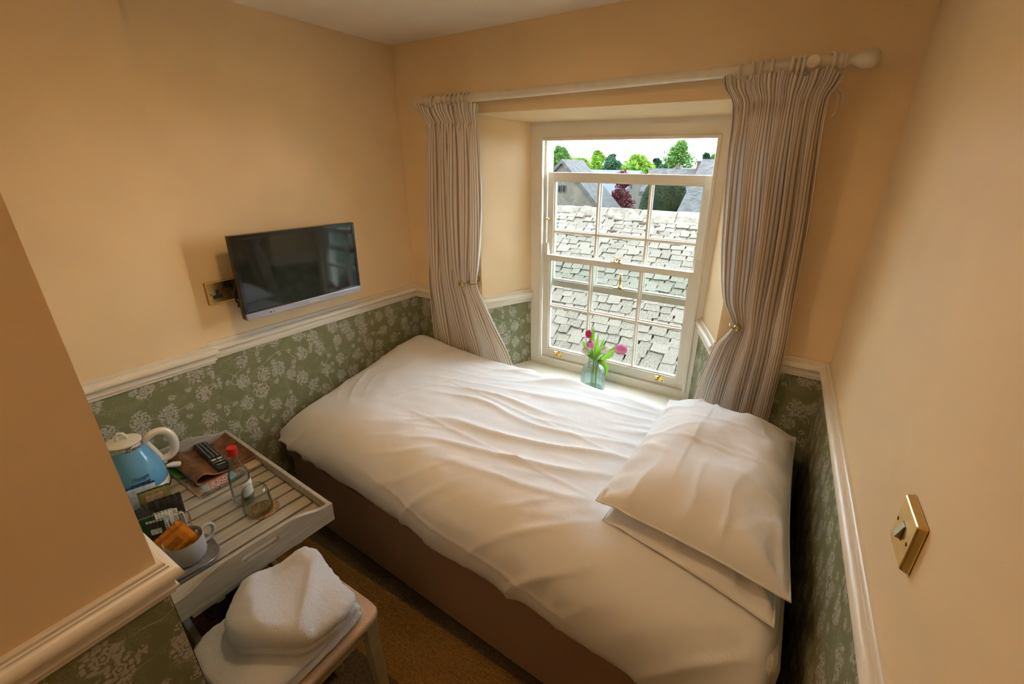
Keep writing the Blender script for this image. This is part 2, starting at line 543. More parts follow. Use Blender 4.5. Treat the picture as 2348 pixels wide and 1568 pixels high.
# dado rails
DADO = [(0, 0), (.0075, 0), (.0095, -.002), (.0095, -.0075), (.0125, -.0085), (.0125, -.013)]
for k in range(9):                                    # ovolo
    a = PI / 2 * k / 8
    DADO.append((.0125 + .0145 * math.sin(a), -.013 - .017 * (1 - math.cos(a))))
DADO += [(.0265, -.033), (.022, -.036)]
for k in range(1, 7):                                 # cove
    a = PI / 2 * k / 6
    DADO.append((.022 - .0085 * math.sin(a), -.036 - .012 * (1 - math.cos(a))))
DADO += [(.0135, -.054), (.0165, -.0545), (.0175, -.057), (.0165, -.0595), (.012, -.060), (.0115, -.062), (.0115, -.070), (.009, -.073), (0, -.073)]
def rail(n, path, side, lab):
    o = MB().sweep(DADO, path, side).build('trim_%d' % n, WOOD_CREAM, smooth=32)
    return tag(o, lab, kind='structure')
rail(1, [(XL(0, HD), .0, HD), (XL(YS, HD), YS, HD), (XL(YS, HD, STEP), YS, HD), (XL(-1.74, HD, STEP), -1.735, HD)], 1, 'cream moulded dado rail below the television')
rail(2, [(XL(-1.73, HD, STEP), NIBY, HD), (NIBX, NIBY, HD), (NIBX, YB, HD)], 1, 'cream moulded dado rail on the near wall end')
rail(3, [(-.03, 0, HD), (OX0, 0, HD), (FX0, FY, HD)], -1, 'cream moulded dado rail running into the window reveal behind the tied curtain')
rail(4, [(FX1, FY, HD), (OX1, 0, HD), (2.1, 0, HD)], -1, 'cream moulded dado rail between the bedhead curtain and the corner')
rail(5, [(XR(0), 0, HD), (XR(YB), YB, HD)], -1, 'cream moulded dado rail along the switch wall')

# ------------------------------------------------------------------ sash window
GLASS = thin_glass('window glass', (.93, .96, .95), .05)
BRASS = plain('polished brass', (.83, .60, .22), .22, 1, var=.06, vs_=60)
BRASS_OLD = plain('aged brass', (.52, .38, .15), .3, 1, var=.12, vs_=80)
DARKSCREW = plain('dark slotted screw', (.12, .08, .03), .4, .8)
win = thing('window_1', (1.09, FY, Z_SILL), 'off-white sash window with the top sash pulled down a little', None, kind='structure')
WL = lambda x, z: x - .026 * (z - 1.19)
def wbox(mb, x0, x1, y0, y1, z0, z1):
    mb.hexa([(WL(x0, z0), y0, z0), (WL(x1, z0), y0, z0), (WL(x1, z0), y1, z0), (WL(x0, z0), y1, z0),
             (WL(x0, z1), y0, z1), (WL(x1, z1), y0, z1), (WL(x1, z1), y1, z1), (WL(x0, z1), y1, z1)])
    return mb
IX0, IX1, IZ0, IZ1 = .667, 1.530, .566, 1.776          # inner edge of the frame boards
f = MB()
wbox(f, FX0 - .04, IX0, FY, .45, Z_SILL - .03, 1.90); wbox(f, IX1, FX1 + .05, FY, .45, Z_SILL - .03, 1.90)
wbox(f, IX0, IX1, FY, .45, IZ1, 1.90); wbox(f, IX0, IX1, FY, .45, Z_SILL - .03, IZ0)
f.build('frame', SASH_PAINT, win)
for (x0, x1, z0, z1) in ((IX0, IX0 + .016, IZ0, IZ1), (IX1 - .016, IX1, IZ0, IZ1), (IX0 + .0155, IX1 - .0155, IZ1 - .0155, IZ1 - .0004), (IX0 + .0155, IX1 - .0155, IZ0 + .0004, IZ0 + .010)):
    wbox(MB(), x0, x1, FY - .007, FY + .016, z0, z1).build('staff_bead', SASH_PAINT, win, bevel=.004)
for x0, x1 in ((IX0, IX0 + .012), (IX1 - .012, IX1)):
    wbox(MB(), x0, x1, .352, .362, 1.18, IZ1).build('parting_bead', SASH_PAINT, win)
def sash(name, y0, y1, z0, z1, trail, brail, stile, bars_x, bar_z, x0=.682, x1=1.512, horns=0):
    m_ = MB()
    wbox(m_, x0, x0 + stile, y0, y1, z0, z1); wbox(m_, x1 - stile, x1, y0, y1, z0, z1)
    wbox(m_, x0 + stile, x1 - stile, y0, y1, z1 - trail, z1); wbox(m_, x0 + stile, x1 - stile, y0, y1, z0, z0 + brail)
    s_ = m_.build(name, SASH_PAINT, win, bevel=.002)
    gx0, gx1, gz0, gz1 = x0 + stile, x1 - stile, z0 + brail, z1 - trail
    bw = .011
    prof = [(-bw, .0), (-bw, .006), (-.005, .011), (-.005, .022), (.005, .022), (.005, .011), (bw, .006), (bw, 0)]
    yb = y0 + .004
    for bx in bars_x:
        m_ = MB(); n = len(prof)
        m_.prism(prof, lambda a, d: (WL(bx, gz0) + a, yb + .028 - d * 1.25, gz0), lambda a, d: (WL(bx, gz1) + a, yb + .028 - d * 1.25, gz1))
        m_.build('glazing_bar', SASH_PAINT, s_)
    m_ = MB()
    m_.prism(prof, lambda a, d: (WL(gx0, bar_z), yb + .0285 - d * 1.25, bar_z + a), lambda a, d: (WL(gx1, bar_z), yb + .0285 - d * 1.25, bar_z + a))
    m_.build('glazing_bar', SASH_PAINT, s_)
    # glazing bead round the glass
    for q in ((gx0, gx0 + .006, gz0, gz1), (gx1 - .006, gx1, gz0, gz1), (gx0, gx1, gz1 - .006, gz1), (gx0, gx1, gz0, gz0 + .006)):
        wbox(MB(), q[0], q[1], y0 + .010, y1 - .004, q[2], q[3]).build('glazing_bead', SASH_PAINT, s_)
    xs = [gx0] + list(bars_x) + [gx1]; zs = [gz0, bar_z, gz1]
    for i in range(3):
        for j in range(2):
            wbox(MB(), xs[i], xs[i + 1], yb + .026, yb + .030, zs[j], zs[j + 1]).build('pane', GLASS, s_)
    return s_
low = sash('lower_sash', .318, .352, .568, 1.183, .026, .060, .040, (.966, 1.236), .889)
upp = sash('upper_sash', .362, .396, 1.000, 1.612, .042, .036, .036, (.970, 1.234), 1.306)
# horns of the lower sash stiles (curved stubs above the meeting rail)
for x0, x1 in ((.682, .708), (1.486, 1.512)):
    m_ = MB()
    poly = [(0, 0), (.034, 0), (.034, .016), (.026, .026), (.022, .045), (.012, .062), (.0, .066)]
    m_.prism(poly, lambda d, h: (WL(x0, 1.183), .318 + d, 1.183 + h), lambda d, h: (WL(x1, 1.183), .318 + d, 1.183 + h))
    m_.build('sash_horn', SASH_PAINT, low, bevel=.002)
# brass fittings
m_ = MB()
m_.box(1.075, .322, 1.183, 1.135, .346, 1.187)
m_.tube([(1.092, .334, 1.187), (1.094, .334, 1.200), (1.105, .334, 1.207), (1.116, .334, 1.200), (1.118, .334, 1.187)], .004, 8)
m_.tube([(1.112, .334, 1.189), (1.124, .334, 1.196), (1.128, .334, 1.203)], [.004, .0045, .005], 8)
m_.build('sash_fastener', BRASS, low, smooth=40, label='brass hook fastener on the meeting rail')
m_ = MB()
m_.box(1.088, .366, 1.0365, 1.152, .392, 1.041)
m_.lathe([(0, 0), (.014, 0), (.014, .005), (.007, .012), (.0055, .02), (.0055, .052), (.010, .055), (.010, .059), (.006, .063), (.009, .067), (.009, .074), (.004, .078), (0, .078)], (1.120, .378, 1.041), 14)
m_.build('sash_fastener', BRASS, upp, smooth=40, label='brass turned post fastener on the top sash')
for x in (.800, 1.392):
    m_ = MB()
    poly = [(-.024, 0), (.026, 0), (.026, .010), (.014, .024), (.008, .036), (.004, .030), (-.010, .030), (-.018, .034), (-.024, .020)]
    m_.prism(poly, lambda a, h: (WL(x, .6) + a, .3165, .590 + h), lambda a, h: (WL(x, .6) + a, .3185, .590 + h))
    m_.tube([(WL(x, .6) - .012, .3165, .612), (WL(x, .6) - .012, .300, .610), (WL(x, .6) - .012, .293, .618), (WL(x, .6) - .012, .294, .627)], [.011, .011, .010, .008], 12)
    lift = m_.build('sash_lift', BRASS, low, smooth=40, label='brass hook lift screwed to the bottom rail')
    for dx in (-.013, .014):
        MB().lathe([(0, 0), (.0036, 0), (.0026, .0014), (0, .0016)], (WL(x, .6) + dx, .3165, .597), 10, R=Matrix.Rotation(PI / 2, 3, 'X')).build('screw', DARKSCREW, win)
MB().lathe([(0, 0), (.010, 0), (.010, .004), (.006, .006), (.006, .012), (.009, .014), (.009, .02), (0, .021)], (WL(.684, 1.37), .340, 1.372), 12, R=Matrix.Rotation(PI / 2, 3, 'Y')).build('sash_stop', BRASS, win, smooth=40)
# sill board
m_ = MB()
m_.hexa([(OX0 - .02, -.012, Z_SILL - .03), (OX1 + .02, -.012, Z_SILL - .03), (FX1 + .02, FY + .002, Z_SILL - .03), (FX0 - .02, FY + .002, Z_SILL - .03),
         (OX0 - .02, -.012, Z_SILL), (OX1 + .02, -.012, Z_SILL), (FX1 + .02, FY + .002, Z_SILL), (FX0 - .02, FY + .002, Z_SILL)])
m_.build('window_sill', SASH_PAINT, win, bevel=.006)
# outer stone sill
wbox(MB(), FX0 - .1, FX1 + .1, .40, .62, Z_SILL - .12, Z_SILL - .03).build('outer_sill', plain('weathered sill stone', (.35, .31, .25), .9, var=.2, vs_=20), win)

# ------------------------------------------------------------------ bed
def fabric(name, col, sc_=900, b=.25, var=.08, rough=.9, sheen=.3):
    m = Mat(name, col, rough, spec=.15)
    m.b.inputs['Sheen Weight'].default_value = sheen
    co = m.coord(); n = m.noise(co, sc_, 2)
    m.color(m.mix(n.step(.3, .7), tuple(c * (1 - var) for c in col), tuple(min(1, c * (1 + var)) for c in col)))
    m.bump(n, b, .0012)
    return m.m
COTTON = Mat('white cotton', (.88, .87, .87), .75, spec=.2)
COTTON.b.inputs['Sheen Weight'].default_value = .15
_co = COTTON.coord()
COTTON.bump(COTTON.noise(_co, 11, 3, .62), .22, .012)
COTTON = COTTON.m
DIVAN = fabric('brown divan fabric', (.33, .195, .125), 1100, .4, .22)
TICKING = fabric('pale mattress ticking', (.62, .57, .50), 700, .2, .05)

def yf(x): return -.945 - .045 * x                    # front face of the bed base
bed = thing('divan_bed', (1.03, -.5, 0), 'single divan bed with dark brown fabric base along the window wall', 'bed')
mb = MB()
mb.hexa([(.045, yf(0), .015), (2.03, yf(2.0), .015), (2.03, -.05, .015), (.045, -.05, .015), (.045, yf(0), .375), (2.03, yf(2.0), .375), (2.03, -.05, .375), (.045, -.05, .375)])
base = mb.build('base', DIVAN, bed, bevel=.012, seg=3)
mb = MB().tube([(.05, yf(0) - .001, .368), (2.02, yf(2.0) - .001, .368)], .003, 6); mb.build('seam', DIVAN, base)
mb = MB()
mb.hexa([(.09, yf(0) + .03, .376), (2.035, yf(2.0) + .01, .376), (2.035, -.065, .376), (.09, -.065, .376), (.09, yf(0) + .03, .535), (2.035, yf(2.0) + .01, .605), (2.035, -.065, .605), (.09, -.065, .605)])
mb.build('mattress', TICKING, bed, bevel=.03, seg=4)
for x in (.12, 1.95):
    for y in (-.10, -.88):
        MB().lathe([(0, 0), (.022, 0), (.022, .016), (0, .016)], (x, y, 0), 12).build('foot', plain('black castor', (.02, .02, .02), .5), bed)

HEMX = [0, .2, .35, .54, .82, .99, 1.19, 1.35, 1.47, 1.65, 1.8, 2.05]
HEMZ = [.455, .438, .417, .412, .400, .365, .373, .380, .362, .357, .350, .345]
def duvet_top(x, y):
    z = .660
    z += .050 * math.exp(-((x - .10) / .28) ** 2 - ((y + .12) / .26) ** 2)
    z -= .075 * sstep(.50, .02, x) * sstep(-.25, -.95, y)
    z += .012 * math.exp(-((x - .9) / .5) ** 2 - ((y + .45) / .3) ** 2)
    z -= .010 * sstep(1.35, 1.7, x)
    return z
def section(x):
    """control points (y, z) of the duvet from behind the far edge to the front hem"""
    f = yf(x); h = cinterp(x, HEMX, HEMZ)
    zt = duvet_top(x, -.10); zf = duvet_top(x, f + .12)
    pts = [(-.052, .535), (-.050, .60), (-.056, zt - .025), (-.090, zt)]
    for k in range(1, 10):
        y = lerp(-.090, f + .16, k / 9); pts.append((y, duvet_top(x, y)))
    pts += [(f + .075, zf - .018), (f + .015, zf - .055), (f - .028, zf - .115), (f - .043, lerp(zf - .115, h, .45)), (f - .040, lerp(zf - .115, h, .8)), (f - .028, h)]
    return pts
NXD, NYD = 230, 150
def wrinkle(x, y, b):
    """height of the creases at a point of the cloth"""
    w = 0
    t = math.radians(13); a = x * math.cos(t) + y * math.sin(t); c = -x * math.sin(t) + y * math.cos(t)
    reg = sstep(.35, .85, x) * lerp(1, .35, sstep(1.45, 1.85, x)) * sstep(-1.0, -.75, y)
    ph = 2.2 * ns(a * 1.6, c * 3.0, 1.3)
    r = 1 - abs(math.sin(c * 26 + ph * 2.2)); amp = max(0, ns(a * 2.1, c * 4.5, 7.7) + .32)
    w += reg * amp * .017 * r ** 2
    r2 = 1 - abs(math.sin(c * 47 + 3 * ns(a * 2.5, c * 4, 4.1)))
    w += reg * max(0, ns(a * 3.3, c * 6, 2.2) + .1) * .008 * r2 ** 3
    # front drop: slanting pulls
    t2 = math.radians(38); c2 = -x * math.sin(t2) + (y + b * .5) * math.cos(t2); a2 = x * math.cos(t2) + y * math.sin(t2)
    fr = sstep(-.78, -.98, y)
    r3 = 1 - abs(math.sin(c2 * 30 + 2.5 * ns(a2 * 3, c2 * 3, 9)))
    w += fr * max(0, ns(a2 * 2.4 + 5, c2 * 3, 3.3) + .24) * .020 * r3 ** 3
    r5 = 1 - abs(math.sin(c2 * 52 + 3 * ns(a2 * 4, c2 * 4, 19)))
    w += fr * sstep(.7, 1.2, x) * max(0, ns(a2 * 4 + 9, c2 * 4, 6.1) + .05) * .010 * r5 ** 4
    # gathers fanning from the foot end
    le = sstep(.45, .05, x)
    r4 = 1 - abs(math.sin((y * 1.0 + x * 1.3) * 24 + 2 * ns(x * 4, y * 4, 5)))
    w += le * max(0, ns(x * 3, y * 5, 12) + .25) * .012 * r4 ** 3 * sstep(-.95, -.6, y)
    w += .006 * ns(x * 5, y * 5, .4) + .0025 * ns(x * 14, y * 14, 3)
    # pressed fold lines
    for (cx, cy, ang) in ((.62, -.32, 62), (1.02, -.47, -8), (1.05, -.75, -5), (.33, -.3, 70)):
        d = -(x - cx) * math.sin(math.radians(ang)) + (y - cy) * math.cos(math.radians(ang))
        l = (x - cx) * math.cos(math.radians(ang)) + (y - cy) * math.sin(math.radians(ang))
        w += .0035 * math.exp(-(d / .006) ** 2) * sstep(.5, .35, abs(l))
    return w
SEC = {}
def duvet_pt(u, v):
    i = round(u * NXD)
    x = lerp(.030, 2.026, u)
    if i not in SEC:
        pts = section(x)
        L = [0]
        for k in range(1, len(pts)): L.append(L[-1] + math.dist(pts[k], pts[k - 1]))
        SEC[i] = ([l / L[-1] for l in L], [p[0] for p in pts], [p[1] for p in pts], L[-1])
    S, Y_, Z_, LL = SEC[i]
    y = cinterp(v, S, Y_); z = cinterp(v, S, Z_)
    e = .004
    y2, z2 = cinterp(min(1, v + e), S, Y_), cinterp(min(1, v + e), S, Z_)
    y1, z1 = cinterp(max(0, v - e), S, Y_), cinterp(max(0, v - e), S, Z_)
    t = Vector((y2 - y1, z2 - z1)).normalized(); n = Vector((t.y, -t.x))
    if n.y < 0 and y > -.9: n = -n
    if n.x > 0 and y < -.9 and n.y < .2: n = -n
    w = wrinkle(x, y, z)
    # piped seam a hand above the hem
    s_up = (1 - v) * LL
    w += .0032 * math.exp(-((s_up - (.105 + .035 * math.sin(x * 2.2 + .5))) / .0065) ** 2) * sstep(.4, .7, x) * sstep(1.7, 1.4, x)
    y += n.x * w; z += n.y * w
    # ends: rounded over at the foot (left) and the head (right)
    dl = (x - .030)
    if dl < .10:
        k = 1 - dl / .10
        z -= .095 * (1 - math.sqrt(max(0, 1 - k * k))) * sstep(0, .12, v) * (1 - .75 * sstep(.80, .95, v))
    dr = 2.026 - x
    if dr < .05:
        k = 1 - dr / .05; z -= .07 * (1 - math.sqrt(max(0, 1 - k * k)))
    z += .012 * math.sin(x * 23) * sstep(.93, 1, v) * .35
    return (x, y, z)
mb = MB().grid(duvet_pt, NXD, NYD)
duvet = mb.build('duvet', COTTON, smooth=180, solid=.012)
tag(duvet, 'white crumpled cotton duvet spread over the divan bed', 'duvet')

def make_pillow(corners, T, seed, lab, under, press=()):
    o, ring = pillow_mesh(corners, T, seed, under, press)
    s_ = MB().tube(ring, .003, 6, closed=True).build('seam', COTTON, o, smooth=60)
    return tag(o, lab, 'pillow', 'white pillows at the head of the bed')
def pillow_mesh(corners, T, seed, under, press, n=72):
    NL, NR, FR, FL = [Vector(c) for c in corners]
    def P(a, b, up):
        ea, eb = 1 - a * a, 1 - b * b
        a2 = a * (1 - .045 * eb); b2 = b * (1 - .035 * ea)
        s, t = (a2 + 1) / 2, (b2 + 1) / 2
        p = (NL * (1 - s) + NR * s) * (1 - t) + (FL * (1 - s) + FR * s) * t
        k = max(0, (1 - abs(a) ** 2.6) * (1 - abs(b) ** 2.8))
        h = T * k ** .60
        w = 0
        da, db = 1 - abs(a), 1 - abs(b)
        w += .020 * math.exp(-da * 3.4) * (1 - abs(math.sin(b * 8 + 2.6 * ns(b * 3 + seed, a * 2, seed)))) ** 2 * sstep(0, .12, da)
        w += .020 * math.exp(-db * 3.4) * (1 - abs(math.sin(a * 7 + 2.6 * ns(a * 3 + seed, b * 2, seed + 3)))) ** 2 * sstep(0, .12, db)
        cor = math.exp(-((da + db) * 2.0))
        w += .020 * cor * math.sin((da - db) * 9 + seed) * sstep(0, .12, min(da, db))
        w += .018 * ns(a * 1.6 + seed, b * 2.0, seed) * k
        for (pa, ps) in press:
            q = b if pa == 'b' else a; r = a if pa == 'b' else b
            w += .0045 * math.exp(-((q - ps - .05 * math.sin(1.5 * r)) / .011) ** 2) * k ** .5
        if up: return p + Vector((0, 0, h + w))
        return p - Vector((0, 0, h * under - w * .3))
    m_ = MB()
    m_.grid(lambda u, v: P(2 * u - 1, 2 * v - 1, True), n, n)
    m_.grid(lambda u, v: P(2 * u - 1, 2 * v - 1, False), n // 2, n // 2)
    o = m_.build('pillow', COTTON, smooth=180)
    ring = []
    for k in range(4 * 24):
        e, t = divmod(k, 24); t = t / 12 - 1
        a, b = ((t, -1), (1, t), (-t, 1), (-1, -t))[e]
        ring.append(P(a, b, True))
    return o, ring
make_pillow([(1.545, -.862, .658), (2.003, -.962, .654), (2.016, -.14, .664), (1.585, -.12, .668)], .056, 2.3,
            'flatter white pillow at the bottom of the pair on the bed', .25)
make_pillow([(1.520, -.866, .724), (2.022, -.936, .722), (2.014, -.135, .712), (1.550, -.100, .716)], .122, 5.1,
            'plump white pillow lying on top of the other pillow', .06, (('b', .33), ('b', -.12), ('a', -.25)))

# ------------------------------------------------------------------ curtain rod, rings, curtains
ROD_M = plain('cream painted wood', (.74, .66, .52), .38, var=.04, vs_=30)
def rod_z(x): return 1.921 + .0170 * (x - .5)
RY = -.085
rod = thing('curtain_rod', (1.07, RY, 1.9), 'cream wooden curtain pole with turned finials above the window', 'curtain rod')
R_X = Matrix.Rotation(PI / 2, 3, 'Y')                  # lathe axis along +x
MB().tube([(.232, RY, rod_z(.232)), (1.868, RY, rod_z(1.868))], .0172, 24).build('pole', ROD_M, rod, smooth=40)
fin = [(0, -.002), (.021, -.002), (.0235, .002), (.0235, .010), (.020, .013), (.022, .016), (.022, .019), (.014, .023), (.0115, .030), (.015, .040),
       (.0215, .050), (.0258, .062), (.0265, .073), (.0245, .084), (.019, .093), (.010, .099), (0, .101)]
MB().lathe(fin, (1.862, RY, rod_z(1.862)), 28, R=R_X).build('finial', ROD_M, rod, smooth=40)
MB().lathe([(r, -z) for r, z in fin][::-1], (.258, RY, rod_z(.258)), 28, R=R_X).build('finial', ROD_M, rod, smooth=40)
for bx in (.327, 1.797):
    z = rod_z(bx)
    m_ = MB()
    m_.lathe([(0, 0), (.034, 0), (.034, .010), (.028, .014), (.016, .020), (.013, .040), (.0145, .058), (.018, .064)], (bx, 0, z), 24, R=Matrix.Rotation(PI / 2, 3, 'X'))
    m_.lathe([(.0178, -.011), (.0235, -.011), (.0235, .011), (.0178, .011)], (bx, RY, z), 24, R=R_X)
    m_.lathe([(0, .014), (.0165, .014), (.0185, .018), (.0185, .031), (.0165, .034), (0, .034)], (bx, RY + .002, z), 24, R=Matrix.Rotation(PI / 2, 3, 'X'))
    m_.build('bracket', ROD_M, rod, smooth=40)
def ring_at(x, tilt, lab, group):
    m_ = MB(); c = Vector((x, RY, rod_z(x) - .0068)); pts = []
    for k in range(28):
        a = 2 * PI * k / 28
        p = Vector((0, .0292 * math.cos(a), .0292 * math.sin(a)))
        p.rotate(Euler((0, 0, tilt))); pts.append(c + p)
    m_.tube(pts, .0042, 10, closed=True)
    eye = [c + Vector((0, .004 * math.cos(a), -.0365 + .004 * math.sin(a))) for a in [2 * PI * k / 8 for k in range(8)]]
    o = m_.build('curtain_ring', ROD_M, smooth=60)
    tag(o, lab, 'curtain ring', group)
    MB().tube(eye, .0009, 5, closed=True).build('eyelet', BRASS_OLD, o)
ORD = ['first', 'second', 'third', 'fourth', 'fifth', 'sixth', 'seventh', 'eighth']
for k, (x, t) in enumerate(((.275, .35), (.362, .35), (.390, .3), (.416, .35), (.440, .3), (.468, .2), (.487, .25))):
    ring_at(x, t, '%s cream wooden curtain ring counted from the television-side finial' % ORD[k], 'rings of the television-side curtain')
for k, (x, t) in enumerate(((1.843, .3), (1.771, .1), (1.757, .1), (1.741, .1), (1.682, .3), (1.655, .1), (1.626, .4), (1.586, .45))):
    ring_at(x, t, '%s cream wooden curtain ring counted from the pillow-side finial' % ORD[k], 'rings of the pillow-side curtain')

def curtain_mat():
    m = Mat('striped ticking curtain', (.7, .6, .5), .85, spec=.1)
    m.b.inputs['Sheen Weight'].default_value = .2
    uv = m.coord('UV'); u, v, _ = m.sep(uv)
    s = (u * (1 / .0128)).frac()
    wide = (s - .5).abs().step(.215, .165)
    fine = (s - .02).abs().step(.06, .04) * .0
    n = m.noise(uv, 900, 2, dim='2D')
    stripe = m.mix(n.step(.3, .7), (.39, .295, .215), (.46, .355, .27))
    cream = m.mix(n.step(.3, .7), (.80, .715, .605), (.88, .80, .69))
    m.color(m.mix(wide, cream, stripe))
    m.bump(n, .12, .0008)
    # cloth lets some daylight through
    tr = m.nt.nodes.new('ShaderNodeBsdfTranslucent'); m.nt.links.new(m.b.inputs['Base Color'].links[0].from_socket, tr.inputs[0])
    mx = m.nt.nodes.new('ShaderNodeMixShader'); mx.inputs[0].default_value = .22
    m.nt.links.new(m.b.outputs[0], mx.inputs[1]); m.nt.links.new(tr.outputs[0], mx.inputs[2])
    m.nt.links.new(mx.outputs[0], m.out.inputs['Surface'])
    return m.m
CURT = curtain_mat()
CORD = plain('cream cotton cord', (.72, .66, .54), .9)
def curtain(ctrl_u, rows, yrows, amp, pleats, cloth_w, seed, head, yc=RY, nu=260, nv=130):
    """rows: [(z, [x at each ctrl_u])]; head = z of the heading tape"""
    zs = [r[0] for r in rows][::-1]
    cols = [[r[1][k] for r in rows][::-1] for k in range(len(ctrl_u))]
    y_ = [q for q in yrows][::-1]; am = list(amp)[::-1]
    ztop, zbot = zs[-1], zs[0]
    def P(u, v):
        z = lerp(ztop, zbot, v)
        xs = [cinterp(z, zs, c) for c in cols]
        x = cinterp(u, ctrl_u, xs)
        A = cinterp(z, zs, am); yy = cinterp(z, zs, y_)
        wid = (xs[-1] - xs[0])
        ph = 2 * PI * (pleats * u + .30 * ns(u * 4 + seed, v * .8, seed) + .08 * ns(u * 9, v * 2.0, seed + 5))
        s1 = abs(math.sin(ph / 2))
        fold = 2 * s1 ** .62 - 1
        big = ns(u * 3.2 + seed, v * 1.1, seed + 2)
        y = yy - A * (1.0 * fold + .7 * big)
        x += A * .35 * math.sin(ph + .6) * min(1, min(u, 1 - u) * 6)
        if z > head:                                     # gathered heading frill
            k = sstep(head, ztop, z)
            y += .006 * math.sin(u * 150 + 3 * ns(u * 20, 1, seed)) * (.3 + .5 * k)
            y -= .012 * k * (.5 + .5 * math.sin(ph * .5 + 1))
            z += .010 * k * math.sin(ph * .5 + 1) + .002 * math.sin(u * 170) * k
        else:
            k = math.exp(-((head - z) / .03) ** 2)
            y += .007 * k * math.sin(u * 150 + 3 * ns(u * 20, 1, seed))
        if abs(z - head) < .012: y += .006 * (1 - abs(z - head) / .012)
        y += .0035 * ns(u * 14, v * 7, seed + 9)
        return (x, min(y, -.012), z)
    m_ = MB().grid(P, nu, nv, uvfn=lambda u, v: (u * cloth_w, v))
    return m_
# television-side curtain
cu = [0, .2, .4, .6, .8, 1]
rows = [(1.897, [.205, .285, .355, .425, .495, .560]), (1.868, [.213, .289, .357, .424, .490, .552]), (1.828, [.232, .300, .362, .424, .485, .543]),
        (1.66, [.214, .284, .350, .416, .480, .541]), (1.50, [.200, .272, .342, .410, .478, .539]), (1.30, [.188, .262, .334, .405, .472, .528]),
        (1.15, [.180, .256, .330, .402, .462, .512]), (1.08, [.172, .252, .330, .405, .455, .503]), (1.03, [.168, .252, .334, .412, .464, .512]),
        (.98, [.165, .252, .340, .425, .484, .532]), (.83, [.162, .262, .362, .462, .545, .612]), (.685, [.162, .275, .388, .500, .602, .694]),
        (.50, [.160, .285, .405, .530, .650, .760]), (.36, [.160, .290, .415, .545, .672, .790])]
yr = [-.116, -.112, -.100, -.085, -.078, -.072, -.070, -.070, -.068, -.062, -.050, -.036, -.029, -.028]
am = [.020, .018, .012, .024, .030, .031, .026, .016, .017, .020, .018, .011, .007, .007]
o = curtain(cu, rows, yr, am, 5.0, .62, 3.1, 1.826).build('curtain', CURT, smooth=180)
tag(o, 'striped ticking curtain tied back beside the television wall', 'curtain', 'striped curtains at the window')
# pillow-side curtain
rows = [(1.915, [1.552, 1.622, 1.690, 1.758, 1.822, 1.884]), (1.885, [1.560, 1.628, 1.692, 1.756, 1.818, 1.876]), (1.845, [1.590, 1.645, 1.700, 1.755, 1.808, 1.860]),
        (1.66, [1.602, 1.655, 1.710, 1.765, 1.818, 1.872]), (1.475, [1.620, 1.672, 1.726, 1.780, 1.834, 1.888]), (1.318, [1.640, 1.688, 1.738, 1.790, 1.842, 1.897]),
        (1.172, [1.674, 1.708, 1.748, 1.796, 1.848, 1.905]), (1.085, [1.722, 1.742, 1.766, 1.802, 1.852, 1.912]), (1.04, [1.704, 1.734, 1.764, 1.804, 1.854, 1.914]),
        (.994, [1.678, 1.718, 1.758, 1.804, 1.856, 1.916]), (.831, [1.644, 1.694, 1.745, 1.798, 1.856, 1.919]), (.740, [1.632, 1.685, 1.740, 1.796, 1.855, 1.919]),
        (.50, [1.615, 1.672, 1.732, 1.792, 1.854, 1.919]), (.36, [1.612, 1.670, 1.730, 1.790, 1.853, 1.919])]
yr = [-.116, -.112, -.100, -.085, -.078, -.075, -.075, -.076, -.072, -.066, -.050, -.036, -.029, -.028]
am = [.020, .018, .012, .025, .031, .031, .024, .016, .018, .020, .018, .011, .007, .007]
cr = curtain(cu, rows, yr, am, 5.0, .54, 8.4, 1.842).build('curtain', CURT, smooth=180)
tag(cr, 'striped ticking curtain pulled back beside the pillows', 'curtain', 'striped curtains at the window')
MB().tube([(1.872, -.09, 1.872), (1.890, -.092, 1.862), (1.899, -.094, 1.838), (1.897, -.094, 1.815)], .0022, 6).build('cord', CORD, cr, smooth=60, label='loose heading tape cord')
MB().tube([(1.870, -.09, 1.866), (1.882, -.093, 1.850), (1.886, -.095, 1.825), (1.882, -.096, 1.800), (1.877, -.096, 1.795)], .0022, 6).build('cord', CORD, cr, smooth=60)

def holdback(x, z, dx, lab, yo=0):
    t = thing('curtain_holdback', (x, 0, z - .03), lab, 'holdback', 'brass curtain holdbacks')
    m_ = MB()
    m_.lathe([(0, 0), (.017, 0), (.017, .003), (.008, .006), (.006, .012), (.006, .095)], (x, 0, z), 16, R=Matrix.Rotation(PI / 2, 3, 'X'))
    m_.build('stem', BRASS_OLD, t, smooth=40)
    MB().tube([(x, -.094, z), (x + dx * .3, -.118, z + .001), (x + dx * .65, -.122, z + .004), (x + dx, -.112, z + .008), (x + dx * 1.1, -.095, z + .010)], .0032, 8).build('arm', BRASS_OLD, t, smooth=60)
    s_ = [(0, -.014)] + [(.0145 * math.cos(a), .0145 * math.sin(a)) for a in [-PI / 2 + PI * k / 12 for k in range(1, 12)]] + [(0, .0145)]
    c = (x - dx * .14, -.128 + yo, z - .002)
    MB().lathe(s_, c, 20, R=Matrix.Rotation(PI / 2, 3, 'Y'), mod=lambda a, z_: 1 - .03 * (abs(z_) < .002)).build('ball', BRASS_OLD, t, smooth=60)
    MB().lathe([(.0042, -.003), (.007, -.003), (.007, .003), (.0042, .003)], (x + dx * .03, -.124, z), 12, R=Matrix.Rotation(PI / 2, 3, 'Y')).build('collar', BRASS_OLD, t, smooth=40)
holdback(.462, 1.073, .085, 'aged brass ball holdback gripping the television-side curtain')
holdback(1.742, 1.083, -.022, 'aged brass holdback half buried in the pillow-side curtain', .034)

